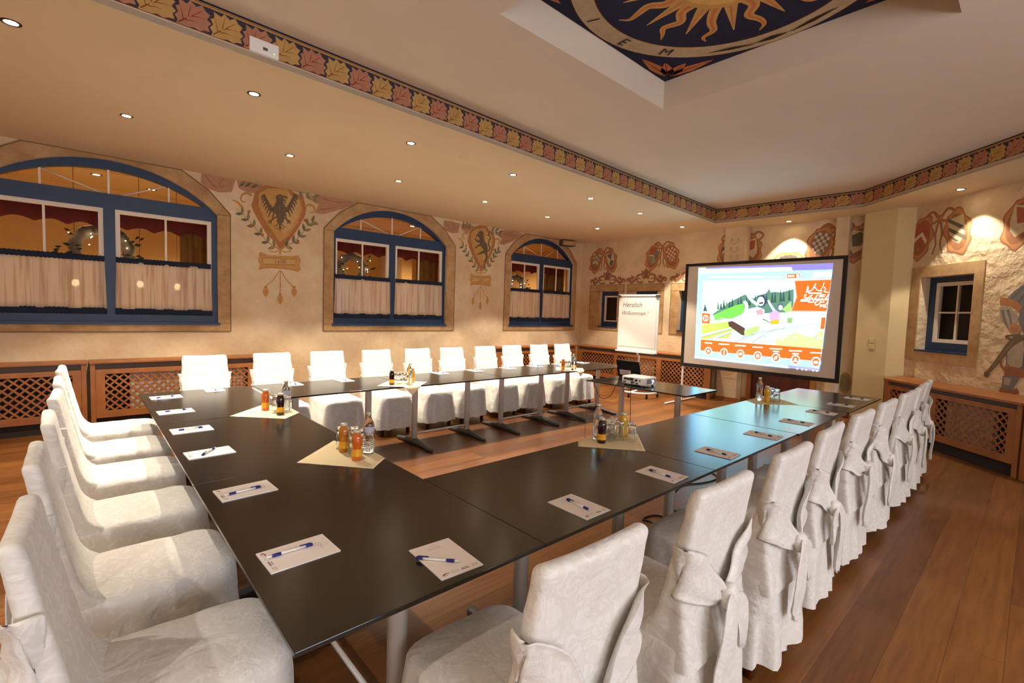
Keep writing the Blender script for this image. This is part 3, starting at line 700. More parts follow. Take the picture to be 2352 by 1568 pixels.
# ================================================================== COVERED CHAIRS
def rrect(hw, y0, y1, r, z, n=88, warp=None, rf=None):
    per = []
    rf = rf or r; cx = hw - r; cf = hw - rf
    cyA, cyB = y0 + r, y1 - rf
    segs = [((cf, cyB), 0, rf), ((-cf, cyB), PI / 2, rf), ((-cx, cyA), PI, r), ((cx, cyA), 3 * PI / 2, r)]
    P_ = []
    for (c, a0, r) in segs:
        for k in range(8):
            a = a0 + PI / 2 * k / 7; P_.append(Vector((c[0] + r * math.cos(a), c[1] + r * math.sin(a), z)))
    P_.append(P_[0]); d = [0]
    for a, b in zip(P_, P_[1:]): d.append(d[-1] + (b - a).length)
    out = []
    for i in range(n):
        s_ = d[-1] * i / n; k = max(j for j in range(len(d)) if d[j] <= s_ + 1e-9); k = min(k, len(P_) - 2)
        t_ = (s_ - d[k]) / max(1e-9, d[k + 1] - d[k]); p = P_[k].lerp(P_[k + 1], t_)
        if warp:
            c0_ = Vector((0, (y0 + y1) / 2, z)); dr = Vector((p.x, (p.y - c0_.y), 0)).normalized(); p = p + dr * warp(p, i / n)
        out.append(p)
    return out
def nz(x, y, z, s_=6.0): return noise.noise(Vector((x * s_, y * s_, z * s_)))
def chair_parts(seed):
    rnd = random.Random(seed); so = rnd.uniform(0, 50)
    # --- seat cover: hem to seat top
    m = MB(); R_ = []
    YB, YF = -.40, .205
    lv = [(.085, 1.0), (.10, .97), (.16, .85), (.23, .68), (.30, .48), (.36, .30), (.405, .15), (.435, .05), (.455, 0)]
    ph = [rnd.uniform(0, 6.28) for _ in range(5)]
    for z, t in lv:
        def warp(p, u, t=t, z=z):
            a = t * (.012 * math.sin(2 * PI * 9 * u + ph[0]) + .009 * math.sin(2 * PI * 14 * u + ph[1]) + .006 * math.sin(2 * PI * 23 * u + ph[2])) + .01 * t
            for cx_, cy_, w_ in ((.18, YF, .030), (-.18, YF, .030), (.21, YB, .03), (-.21, YB, .03), (.03, YB, .022), (-.22, -.05, .025), (.22, -.05, .025)):
                dd = (p.x - cx_) ** 2 + (p.y - cy_) ** 2
                a -= t * .030 * math.exp(-dd / (w_ * w_))
            return a + .005 * nz(p.x + so, p.y, z, 9)
        hw = .218 + .018 * t
        hz = .012 * math.sin(so + z) * t
        R_.append(rrect(hw, YB - .012 * t, YF + .012 * t, .045, z, warp=warp, rf=.085 - .03 * t))
    for dz, ins in ((.466, .005), (.476, .014), (.484, .028), (.490, .048), (.495, .08), (.498, .12), (.499, .16)):
        R_.append([Vector((p.x, p.y, p.z + .004 * nz(p.x + so, p.y, 0, 14))) for p in rrect(.218 - ins, YB + ins, YF - ins, max(.02, .045 - ins * .2), dz, rf=max(.03, .085 - ins * .3))])
    # wavy hem
    R_[0] = [Vector((p.x, p.y, p.z + .006 * math.sin(i * .7 + so))) for i, p in enumerate(R_[0])]
    m.rings(R_, cap0=False); seat = m.build('seat_cover', M_damask)
    # --- backrest cover
    m = MB(); R_ = []
    def back_ring(z, ins=0.0, dz=0.0):
        q = (z - .40) / .57
        yr = -.415 + .035 * math.sin(PI * min(1, max(0, q))) * (1 if q < 1 else 0)
        yf = -.366 + .10 * max(0, min(1, (.965 - z) / .49)) + .055 * math.exp(-(max(z, .48) - .48) / .03)
        yf = max(yf, yr + .046)
        hw = .218 - .026 * q
        def warp(p, u):
            return .0045 * nz(p.x + so, p.y * 2, z, 7) + .0025 * math.sin(z * 60 + so) * (1 if p.y > yr + .02 else .3)
        return rrect(hw - ins, yr + ins, yf - ins, min(max(.003, .018 - ins * .7), max(.0015, (yf - yr) / 2 - ins - .001)), z + dz, warp=warp)
    z = .40
    while z < .945: R_.append(back_ring(z)); z += .026
    for zz, ins in ((.955, 0), (.966, .002), (.973, .007), (.977, .014), (.979, .019)): R_.append(back_ring(zz, ins))
    R_ = [[Vector((p.x, p.y, p.z + (0.010 * (abs(p.x) / .2) ** 2 if p.z > .9 else 0))) for p in r_] for r_ in R_]
    m.rings(R_, cap0=False); back = m.build('backrest_cover', M_damask)
    # --- sash: two bands and a knot, tails as sub-parts
    def ribbon(m, pts, ws, wd, th=.006, ripple=.006, n=14):
        R2 = []; K = len(pts); P3 = [Vector(p) for p in pts]
        Q = [P3[0] * 2 - P3[1]] + P3 + [P3[-1] * 2 - P3[-2]]; path = []; W = []
        for i in range(1, K):
            for j in range(5):
                t = j / 5; a, b, c, d = Q[i - 1:i + 3]
                path.append(0.5 * ((2 * b) + (c - a) * t + (2 * a - 5 * b + 4 * c - d) * t * t + (3 * b - a - 3 * c + d) * t ** 3)); W.append(ws[i - 1] + (ws[i] - ws[i - 1]) * t)
        path.append(P3[-1]); W.append(ws[-1])
        for i, p in enumerate(path):
            tg = (path[min(i + 1, len(path) - 1)] - path[max(0, i - 1)]).normalized()
            w_ = Vector(wd); w_ = (w_ - tg * w_.dot(tg)).normalized(); nn = tg.cross(w_)
            if nn.y > 0: nn = -nn
            ring = []
            for k in range(n):
                a = 2 * PI * k / n; u = math.cos(a); v = math.sin(a)
                off = ripple * (.1 + .9 * min(1, i / 8)) * math.sin(u * 7 + i * .06 + so) + .002 * math.sin(i * .7 + so)
                ring.append(p + w_ * (u * W[i] / 2) + nn * (v * th + off))
            R2.append(ring)
        m.rings(R2)
    m = MB(); kz = rnd.uniform(.56, .64); kx = rnd.uniform(-.03, .03)
    for sx in (-1, 1):
        dz = rnd.uniform(-.02, .02)
        ribbon(m, [(sx * .199, -.340, .73 + dz), (sx * .2095, -.370, .728 + dz), (sx * .165, -.397, .705 + dz), (sx * .085, -.406, (.70 + kz) / 2 - .01), (kx + sx * .012, -.420, kz)], [.17, .185, .165, .115, .07], (0.2 * sx, 0, 1), .007, .009)
    sash = m.build('sash', M_damask)
    m = MB(); m.ell((kx, -.432, kz), .042, .028, .045, 16, 10)
    for v in m.bm.verts: v.co += Vector((0, -.004, .006)) * nz(v.co.x + so, v.co.y, v.co.z, 40)
    knot = m.build('sash_knot', M_damask); knot.parent = sash
    s_ = rnd.choice((-1, 1)); l1 = rnd.uniform(.30, .38); l2 = rnd.uniform(.12, .24)
    m = MB(); ribbon(m, [(kx + s_ * .01, -.448, kz + .015), (kx + s_ * .045, -.462, kz - .06), (kx + s_ * .055, -.455, kz - l1 * .6), (kx + s_ * .06, -.452, kz - l1 + .04), (kx + s_ * .075, -.45, kz - l1)], [.045, .10, .135, .12, .02], (1, 0, 0.25 * s_), .005, .007)
    a_ = m.build('sash_tail', M_damask); a_.parent = sash
    m = MB(); ribbon(m, [(kx - s_ * .01, -.448, kz), (kx - s_ * .06, -.45, kz - .06), (kx - s_ * .08, -.448, kz - l2)], [.045, .10, .03], (1, 0, -.3 * s_), .005, .007)
    b_ = m.build('sash_tail', M_damask); b_.parent = sash
    legs = []
    for sx in (-1, 1):
        for y in (-.33, .14):
            m = MB(); m.rings([[Vector((sx * .17 + a * w_, y + b * w_, z)) for a, b in ((-1, -1), (1, -1), (1, 1), (-1, 1))] for z, w_ in ((0, .016), (.25, .020), (.43, .022))]); legs.append(m.build('leg', M_leg))
    return [seat, back, sash] + legs, [knot, a_, b_]
PROTO = {}
def place_chair(kind, x, y, rz, label, group):
    if kind not in PROTO:
        t = thing('covered_chair', (x, y, 0), rz, label, 'chair', group)
        ps, sub = chair_parts(kind * 13 + 5)
        for p_ in ps: p_.parent = t
        PROTO[kind] = t; return t
    return dup(PROTO[kind], (x, y, 0), rz, label, group)
# order of calls keeps copies possible: the near row first
rnd = random.Random(4)
NEARX = [.92, 1.62, 2.27, 2.90, 3.58, 4.27, 4.98, 5.55, 6.12]
NEARL = ['nearest the camera along the near arm, knot at the bottom edge', 'second along the near arm, its long tail hanging over the skirt', 'third along the near arm, with a wide crossed sash', 'fourth along the near arm, counted from the camera', 'fifth along the near arm, in the middle of the row', 'sixth along the near arm, counted from the camera', 'third from the far end of the near arm row', 'second from the far end of the near arm row', 'last along the near arm, closest to the right cabinet']
for i, (x, l) in enumerate(zip(NEARX, NEARL)):
    place_chair(i % 5, x, 1.07 + rnd.uniform(-.012, .012), rnd.uniform(-.05, .05), 'white covered chair ' + l, 'covered chairs with tied sashes along the near arm')
LEFTY = [1.645, 2.335, 3.02, 3.70, 4.35, 5.05]
LEFTL = ['in the near left corner, cut off by the bottom edge', 'second from the camera in the left row', 'third from the camera in the left row', 'fourth from the camera in the left row', 'fifth from the camera in the left row, behind the far left pads', 'farthest in the left row, against the oak lattice']
for i, (y, l) in enumerate(zip(LEFTY, LEFTL)):
    place_chair((i + 2) % 5, .262 + rnd.uniform(-.01, .01), y, -PI / 2 + rnd.uniform(-.04, .04), 'white covered chair ' + l, 'covered chairs at the short side of the U')
FARX = [.91, 1.575, 2.16, 2.80, 3.415, 3.96, 4.58, 5.12, 5.74, 6.33]
FARL = ['at the left end of the window row, before the radiator', 'second from the left in the window row, with a creased back', 'third from the left in the window row', 'fourth from the left in the window row', 'fifth from the left, behind the clear bottle of the far arm', 'sixth from the left in the window row', 'seventh from the left in the window row', 'third from the right end of the window row', 'second from the right end of the window row', 'at the right end of the window row, beside the orange juice']
for i, (x, l) in enumerate(zip(FARX, FARL)):
    place_chair((i * 2 + 1) % 5, x, 5.28 + rnd.uniform(-.012, .012), PI + rnd.uniform(-.05, .05), 'white covered chair ' + l, 'covered chairs along the window side')

# ================================================================== PADS AND PENS
def make_pad(loc, rz, label):
    t = thing('notepad', loc, rz, label, 'notepad', 'white notepads on the tables')
    m = MB(); m.box(-.074, .074, -.105, .105, 0, .004); m.build('paper_block', M_paper, t, bevel=.0004)
    P = Paint(lambda u, v, h: Vector((u, v, .0042 + h)), step=.00003, base=.00005)
    g = rgb(150, 140, 150); r = rgb(140, 50, 40); b = rgb(110, 100, 90)
    rr = random.Random(3)
    for i in range(9): P.stroke([(-.025 + i * .005, .068 + .004 * (i % 2)), (-.022 + i * .005, .076 - .003 * (i % 3)), (-.019 + i * .005, .069)], .0009, .0006, g, k=3)
    P.stroke([(-.028, .062), (.025, .066)], .0008, .0008, g); P.stroke([(-.01, .082), (.0, .092), (.012, .080)], .0007, .0007, g, k=3)
    P.stroke([(-.062, -.092), (-.05, -.085), (-.038, -.088)], .005, .002, r, k=3); P.stroke([(-.058, -.096), (-.048, -.094)], .003, .002, rgb(200, 140, 40))
    P.ell(-.018, -.088, .012, .006, g); P.ell(-.018, -.088, .0112, .0052, rgb(240, 232, 226))
    for i in range(5): P.rect(.003 + i * .006, -.094, .0075 + i * .006, -.089, b, layer=5)
    P.rect(.006, -.086, .028, -.083, g, layer=5)
    for i in range(3): P.rect(.042, -.084 - i * .005, .066 - i * .003, -.0825 - i * .005, g, layer=5)
    P.build('printed_letterhead', t, M_flat)
    return t
def make_pen(loc, rz, label):
    """tip towards local +x, length 0.142"""
    t = thing('ballpoint_pen', loc, rz, label, 'pen', 'blue and white pens on the notepads'); RX = Matrix.Rotation(PI / 2, 4, 'Y')
    T = Matrix.Translation((0, 0, .0055)) @ RX
    m = MB(); m.lathe([(.0042, -.045), (.0044, .03)], 14, M=T); m.build('barrel', M_white, t)
    m = MB(); m.lathe([(.0048, .0301), (.0052, .045), (.0050, .056)], 14, M=T); m.build('grip', M_pblue, t)
    m = MB(); m.lathe([(.0042, .0561), (.0022, .070), (.0006, .074)], 14, M=T); m.build('tip', M_white, t)
    m = MB(); m.lathe([(.0048, -.066), (.0050, -.0451)], 14, M=T); m.box(-.060, -.026, -.0022, .0022, .0106, .0125); m.build('clip_cap', M_pblue, t)
    P = Paint(lambda u, v, h: Vector((u, v, .0101 + h - abs(v) * .2)), step=.00001, base=.00005)
    for i in range(12):
        if i != 3: P.rect(-.020 + i * .0035, -.0009, -.0176 + i * .0035, .0010, rgb(50, 50, 70), layer=1)
    P.build('barrel_print', t, M_flat)
    return t
def pw(px, py): return on_z(px, py, TOPZ + .006)
PADS = []   # (x, y, rz, label-place)
for (x, y), l in zip([(.5, 1.53), (.5, 2.19), (.485, 2.86), (.49, 3.44), (.485, 4.07), (.5, 4.72)], ['in front of the nearest chair of the left row', 'second from the camera on the short side', 'with a crossed pen, third on the short side', 'fourth from the camera on the short side', 'fifth from the camera on the short side', 'at the far left corner of the table ring']):
    PADS.append((x, y, -PI / 2, l))
for x, l in zip([.845, 1.5, 2.14, 2.76, 3.45, 4.12, 4.76, 5.36, 5.96], ['with the whole letterhead showing, nearest the camera', 'second along the near arm', 'third along the near arm, by the cyan reflection', 'fourth along the near arm, in the cyan reflection', 'fifth along the near arm', 'sixth along the near arm', 'seventh along the near arm, at a table joint', 'second from the end of the near arm', 'last on the end table of the near arm']):
    PADS.append((x, 1.215, 0, l))
for x, l in zip([.87, 1.54, 2.06, 2.68, 3.27, 3.81, 4.39, 4.92, 5.45, 5.99], ['first on the far arm, before the leftmost window chair', 'second on the far arm, behind the clear bottle', 'third on the far arm', 'fourth on the far arm, behind the dark juice bottle', 'fifth on the far arm', 'sixth on the far arm', 'seventh on the far arm', 'eighth on the far arm', 'behind the orange juice bottle of the far arm', 'last on the far arm, beside the laptop table']):
    PADS.append((x, 4.91, PI, l))
PENPX = {0: ((722, 1250), (605, 1285)), 1: ((605, 1117), (507, 1141)), 2: ((463, 1047), (497, 1027)), 3: ((463, 982), (405, 989)), 4: ((424, 941), (376, 946)), 5: ((398, 910), (355, 915)),
         6: ((958, 1283), (1055, 1291)), 7: ((1302, 1148), (1360, 1175)), 8: ((1491, 1080), (1548, 1099)), 9: ((1624, 1033), (1675, 1047)), 10: ((1735, 993), (1778, 1004))}
pad0 = pen0 = None
for i, (x, y, rz, l) in enumerate(PADS):
    r_ = rz + [0.03, .05, .04, .02, .03, .02, .02 - .08, -.01, .02][i % 9] * (1 if i < 15 else .6)
    lab = 'white printed notepad ' + l
    if pad0 is None: pad0 = make_pad((x, y, TOPZ), r_, lab)
    else: dup(pad0, (x, y, TOPZ), r_, lab)
    if i in PENPX:
        a, b = pw(*PENPX[i][0]), pw(*PENPX[i][1]); mid = (a + b) / 2; pa = math.atan2(b.y - a.y, b.x - a.x); px_, py_ = mid.x - .004 * math.cos(pa), mid.y - .004 * math.sin(pa)
    else: px_, py_, pa = x, y - .0, (rz - PI / 2 + .15 * math.sin(i * 2.1))
    lab = 'blue and white pen on notepad ' + l
    if pen0 is None: pen0 = make_pen((px_, py_, TOPZ + .0042), pa, lab)
    else: dup(pen0, (px_, py_, TOPZ + .0042), pa, lab)

# ================================================================== CREAM CLOTHS, BOTTLES, GLASSES
def cloth(corners, edge, label):
    """square paper cloth; edge = (axis, value, sign) of the table edge it hangs over"""
    a, b, c, d = [Vector((p[0], p[1], 0)) for p in corners]; n = 26; ax, val, sg = edge
    o0 = (a + b + c + d) / 4; t_ = MB(); G = []
    for j in range(n + 1):
        row = []
        for i in range(n + 1):
            p = a.lerp(b, i / n).lerp(d.lerp(c, i / n), j / n); z = TOPZ + .0012 + .0007 * nz(p.x, p.y, 0, 30)
            ov = (p[ax] - val) * sg
            if ov > 0: p[ax] = val + sg * (.004 + min(ov, .02) * .25 + .006 * math.sin(ov * 30)); z = TOPZ + .001 - max(0, ov - .004) * .98
            row.append(t_.bm.verts.new((p.x - o0.x, p.y - o0.y, z - TOPZ)))
        G.append(row)
    for j in range(n):
        for i in range(n): t_.bm.faces.new((G[j][i], G[j][i + 1], G[j + 1][i + 1], G[j + 1][i])).smooth = True
    o = t_.build('paper_cloth', M_napk); o.location = (o0.x, o0.y, TOPZ)
    sd = o.modifiers.new('thick', 'SOLIDIFY'); sd.thickness = .0006; sd.offset = 1
    return tag(o, label, 'cloth', 'cream paper cloths under the drinks')
cloth([(.785, 2.44), (1.08, 2.72), (1.36, 2.43), (1.045, 2.135)], (0, 1.168, 1), 'cream paper cloth at the inner corner under the orange juice cluster')
cloth([(.75, 3.72), (1.03, 4.01), (1.31, 3.73), (1.03, 3.44)], (0, 1.168, 1), 'cream paper cloth on the far left table beside the inner edge')
cloth([(2.18, 1.79), (2.43, 1.49), (2.745, 1.75), (2.49, 2.05)], (1, 1.873, 1), 'cream paper cloth on the near arm under the dark juice cluster')
cloth([(2.19, 4.41), (2.47, 4.68), (2.76, 4.39), (2.48, 4.12)], (1, 4.222, -1), 'cream paper cloth hanging over the far arm below the dark juice bottle')
cloth([(4.84, 4.42), (5.12, 4.68), (5.39, 4.40), (5.11, 4.13)], (1, 4.215, -1), 'cream paper cloth hanging over the far arm beside the laptop table')
cloth([(4.66, 1.72), (4.99, 1.46), (5.25, 1.76), (4.94, 2.02)], (1, 1.86, 1), 'cream paper cloth on the near arm under the clear bottle')
CT = TOPZ + .002
def make_juice(loc, mat_, label, name='juice_bottle', h=.155):
    t = thing(name, loc, 0, label, 'bottle', 'small juice bottles'); k = h / .155
    prof = [(.024, 0), (.0265, .004), (.0268, .02), (.0245, .05), (.0238, .066), (.0262, .085), (.0275, .102), (.0265, .118), (.022, .131), (.0165, .138), (.0165, .142)]
    m = MB(); m.lathe([(r, z * k) for r, z in prof], 28); m.build('juice_body', mat_, t)
    m = MB(); m.lathe([(.0272, .022 * k), (.0253, .045 * k), (.0247, .058 * k)], 28, cap0=False, cap1=False)
    m.build('label_band', M_label, t)
    m = MB(); m.lathe([(.0175, .142 * k), (.0195, .143 * k), (.0195, .152 * k), (.018, .155 * k)], 24); m.build('cap', M_cap, t)
    return t
def make_water(loc, label):
    t = thing('water_bottle', loc, 0, label, 'bottle', 'clear water bottles')
    prof = [(.026, 0), (.029, .004), (.029, .07), (.0265, .09), (.0265, .105), (.0295, .125), (.0298, .150), (.026, .170), (.017, .188), (.0125, .200), (.0125, .212)]
    m = MB(); m.lathe(prof, 28); m.build('glass_body', M_water, t)
    m = MB()
    for z in (.028, .038, .048, .058, .068): m.lathe([(.0292, z), (.0304, z + .002), (.0292, z + .004)], 28, cap0=False, cap1=False)
    m.build('relief_rings', M_water, t)
    m = MB(); a0, a1 = -2.9, .2; R_ = []
    for z in (.122, .150): R_.append([Vector((.0301 * math.cos(a0 + (a1 - a0) * i / 20), .0301 * math.sin(a0 + (a1 - a0) * i / 20), z)) for i in range(21)])
    m.rings(R_, False, False, closed=False); m.build('paper_label', M_wlabel, t)
    m = MB(); m.lathe([(.0135, .212), (.0145, .213), (.0145, .222), (.013, .224)], 20); m.build('cap', M_cap, t)
    return t
def make_glass(loc, label, group):
    o_ = MB(); P_ = [(.0300, 0), (.0285, .03), (.0262, .09), (.0250, .112), (.0235, .118), (.001, .118), (.001, .106), (.0215, .104), (.0238, .088), (.0268, .03), (.0282, 0)]
    o_.lathe([(r, z) for r, z in P_], 24, cap0=False, cap1=False)
    # close the rim
    o = o_.build('upturned_tumbler', M_clear, smooth=True); o.location = loc; return tag(o, label, 'glass', group)
W0 = [None]; G0 = [None]; J0 = {}
def cluster(where, juices, water, glasses):
    for x, y, c_, l in juices:
        m_ = {'orange': M_orange, 'peach': M_peach, 'dark': M_darkj, 'yellow': M_yellow}[c_]
        if c_ not in J0: J0[c_] = make_juice((x, y, CT), m_, l)
        else: dup(J0[c_], (x, y, CT), 0, l)
    x, y = water; l = 'clear water bottle ' + where
    if W0[0] is None: W0[0] = make_water((x, y, CT), l)
    else: dup(W0[0], (x, y, CT), .3 * x, l)
    for x, y in glasses:
        l = 'upturned clear tumbler ' + where; g = 'tumblers ' + where
        if G0[0] is None: G0[0] = make_glass((x, y, CT), l, g)
        else:
            o = G0[0].copy(); C.objects.link(o); o.location = (x, y, CT); o['label'] = l; o['group'] = g
cluster('in the cluster nearest the camera at the inner corner', [(1.04, 2.31, 'orange', 'orange juice bottle in front of the nearest drinks cluster'), (1.045, 2.485, 'peach', 'amber juice bottle behind the tumblers of the nearest cluster')], (1.135, 2.375), [(1.065, 2.415), (1.13, 2.44), (1.115, 2.51), (1.06, 2.555)])
cluster('in the cluster on the far left table', [(1.04, 3.58, 'dark', 'dark red juice bottle in front on the far left table'), (1.00, 3.80, 'orange', 'orange juice bottle behind on the far left table')], (1.115, 3.705), [(1.035, 3.665), (1.105, 3.64), (1.055, 3.735), (1.11, 3.775)])
cluster('in the cluster on the near arm beside the cyan reflection', [(2.36, 1.755, 'dark', 'dark red juice bottle standing on the near arm'), (2.60, 1.765, 'yellow', 'yellow juice bottle standing on the near arm')], (2.41, 1.825), [(2.44, 1.755), (2.505, 1.80), (2.50, 1.725), (2.57, 1.825), (2.545, 1.665)])
cluster('in the cluster on the second table of the far arm', [(2.34, 4.39, 'dark', 'dark red juice bottle on the far arm'), (2.60, 4.43, 'yellow', 'yellow juice bottle half hidden by the clear bottle on the far arm')], (2.49, 4.295), [(2.415, 4.40), (2.47, 4.44), (2.52, 4.385), (2.42, 4.475)])
cluster('in the cluster near the end of the far arm', [(4.94, 4.38, 'orange', 'orange juice bottle near the end of the far arm'), (5.17, 4.37, 'dark', 'dark juice bottle hidden behind the clear bottle at the far arm end')], (5.07, 4.31), [(4.99, 4.455), (5.03, 4.395), (5.10, 4.40), (5.06, 4.47)])
cluster('in the cluster on the near arm towards the screen', [(4.86, 1.70, 'yellow', 'amber juice bottle on the near arm towards the screen')], (4.90, 1.785), [(4.96, 1.725), (4.93, 1.64), (5.0, 1.66), (5.04, 1.725)])

# ================================================================== PROJECTION SCREEN
SL = Vector((8.05, 3.09, 0))
scr = thing('projection_screen', SL, 0, 'portable projection screen with black border showing a web page', 'screen')
y0_, y1_, z0_, z1_ = -1.22, 1.22, .65, 2.478
m = MB(); m.box(0, .012, y0_ + .05, y1_ - .05, z0_ + .05, z1_ - .05); m.build('canvas', M_canvas, scr)
m = MB()
for (a, b, c, d) in ((y0_, y1_, z0_, z0_ + .06), (y0_, y1_, z1_ - .05, z1_), (y0_, y0_ + .055, z0_ + .06, z1_ - .05), (y1_ - .055, y1_, z0_ + .06, z1_ - .05)): m.box(-.006, .02, a, b, c, d)
m.build('black_border', M_black, scr, bevel=.003)
for sy in (-1, 1):
    m = MB(); m.box(.022, .05, sy * 1.19 - .015, sy * 1.19 + .015, .03, 2.4); m.build('upright', M_steel, scr)
    m = MB(); m.tube([(-.52, sy * 1.19, .018), (.56, sy * 1.19, .018)], .016, 8); m.build('foot_bar', M_steel, scr)
f0 = px_fn((1, 0, 0), 8.05, -1, 1560, 580, 4.9)
P = Paint(lambda u, v, h: f0(u, v, h) - SL, step=.0003, base=.001)
WH = rgb(255, 255, 255); LB = rgb(158, 204, 240); PU = rgb(130, 120, 235); OR = rgb(236, 100, 36); OL = rgb(250, 140, 80)
P.poly([(218, 172), (1735, 118), (1575, 1333), (175, 1185)], LB)
P.poly([(218, 172), (1735, 118), (1727, 190), (217, 230)], PU); P.poly([(240, 186), (1262, 163), (1278, 206), (240, 236)], WH); P.poly([(218, 172), (300, 170), (300, 232), (216, 236)], rgb(214, 232, 255))
k_ = P.k + 1
for a, b in ((330, 490), (500, 640), (652, 760), (775, 800), (812, 955), (970, 1160)): P.poly([(a, 268), (b, 262), (b, 280), (a, 286)], WH, k_)
P.poly([(1212, 240), (1362, 234), (1358, 284), (1212, 290)], OR); P.poly([(1225, 254), (1295, 251), (1295, 272), (1225, 275)], WH); P.poly([(1322, 243), (1350, 242), (1348, 280), (1320, 281)], WH)
P.poly([(1502, 226), (1720, 218), (1714, 274), (1500, 280)], WH)
P.k = 6
P.poly([(270, 318), (1705, 290), (1610, 1085), (245, 980)], rgb(250, 254, 255))
P.poly([(380, 690), (420, 660), (500, 610), (560, 560), (640, 520), (700, 490), (745, 470), (790, 510), (840, 515), (890, 480), (960, 465), (985, 450), (1010, 405), (1035, 450), (1080, 440), (1150, 448), (1290, 410), (1290, 620), (1250, 670), (380, 710)], rgb(86, 124, 112))
for i in range(26):
    x = 440 + i * 32; yb = 640 - i * 4; yt = 560 - i * 6 + 20 * math.sin(i * 2.2)
    P.poly([(x - 16, yb), (x, yt - 20), (x + 16, yb)], rgb(48, 84, 76) if i % 3 else rgb(88, 130, 84), layer=9)
P.poly([(270, 660), (292, 570), (318, 660)], rgb(60, 90, 90), layer=9)
P.poly([(390, 700), (520, 640), (640, 590), (730, 570), (740, 680), (600, 740), (400, 760)], rgb(110, 190, 80), layer=10)
P.poly([(1160, 640), (1260, 545), (1265, 640), (1240, 690)], rgb(150, 215, 110), layer=10)
P.poly([(255, 810), (560, 775), (620, 850), (560, 960), (247, 975)], rgb(170, 215, 90), layer=10)
P.poly([(600, 870), (950, 780), (1640, 740), (1612, 1085), (700, 1015)], rgb(222, 242, 224), layer=10)
P.poly([(1080, 985), (1300, 900), (1500, 950), (1630, 860), (1612, 1085), (1090, 1045)], rgb(186, 228, 140), layer=11)
for q in (((248, 935), (420, 890), (590, 845)), ((330, 985), (470, 930), (610, 880))): P.stroke(q, 26, 12, WH, layer=12); P.stroke([(a, b + 16) for a, b in q], 7, 4, rgb(100, 110, 110), layer=13)
for q in (((700, 960), (900, 900), (1200, 850), (1640, 780)), ((640, 1000), (820, 930), (900, 880)), ((820, 1010), (1000, 900), (1120, 860), (1400, 880))): P.stroke(q, 9, 4, rgb(120, 140, 140), layer=12)
rr = random.Random(8)
for i in range(40):
    x = rr.uniform(900, 1600); y = rr.uniform(800, 1010); P.ell(x, y, rr.uniform(8, 26), rr.uniform(5, 12), WH if i % 3 else rgb(160, 190, 180), layer=13, n=9)
P.poly([(552, 780), (600, 765), (742, 850), (738, 935), (700, 925), (560, 825)], rgb(80, 60, 52), layer=13)
P.poly([(730, 880), (900, 800), (900, 880), (780, 935), (735, 925)], rgb(170, 210, 120), layer=13)
P.k = 13
P.poly([(440, 730), (640, 760), (700, 700), (760, 640), (880, 610), (960, 640), (955, 770), (870, 830), (760, 840), (600, 770)], rgb(255, 246, 242))
P.stroke([(735, 545), (760, 600), (745, 700)], 34, 40, rgb(250, 236, 226)); P.stroke([(775, 490), (820, 540), (890, 590)], 26, 36, rgb(250, 232, 220))
P.ell(930, 545, 52, 66, rgb(60, 66, 76)); P.ell(920, 548, 40, 52, rgb(255, 236, 226)); P.poly([(900, 560), (950, 555), (945, 575), (900, 580)], rgb(60, 50, 60)); P.poly([(860, 650), (940, 630), (950, 700), (880, 700)], rgb(250, 150, 160))
P.stroke([(1003, 535), (1030, 590), (1070, 650)], 20, 28, rgb(250, 226, 206)); P.ell(1140, 610, 34, 40, rgb(80, 90, 110)); P.ell(1142, 618, 24, 28, rgb(255, 230, 220))
P.poly([(1010, 690), (1080, 640), (1140, 680), (1120, 770), (1020, 760)], rgb(190, 160, 230)); P.poly([(1020, 765), (1130, 750), (1120, 805), (1035, 810)], rgb(250, 170, 40)); P.stroke([(940, 745), (1030, 790)], 12, 8, rgb(70, 70, 70))
P.poly([(1180, 700), (1240, 660), (1300, 690), (1280, 790), (1170, 780)], rgb(214, 200, 226)); P.poly([(1220, 730), (1280, 735), (1270, 795), (1215, 790)], rgb(130, 170, 100))
P.k = 16
P.poly([(1296, 312), (1712, 296), (1660, 668), (1256, 665), (1318, 500)], rgb(250, 160, 140)); P.poly([(1306, 322), (1711, 308), (1662, 656), (1270, 652), (1328, 500)], OR)
P.poly([(245, 976), (1605, 1082), (1590, 1225), (240, 1100)], OR)
for q in (((258, 678), (348, 684), (345, 800), (256, 796)), ((1604, 726), (1652, 730), (1636, 862), (1588, 858))): P.poly(q, OR)
k_ = P.k + 1
P.ell(300, 738, 30, 36, WH, layer=k_); P.ell(300, 738, 22, 27, OR, layer=k_ + 1); P.stroke([(308, 722), (294, 738), (308, 754)], 6, 6, WH, layer=k_ + 2, k=1)
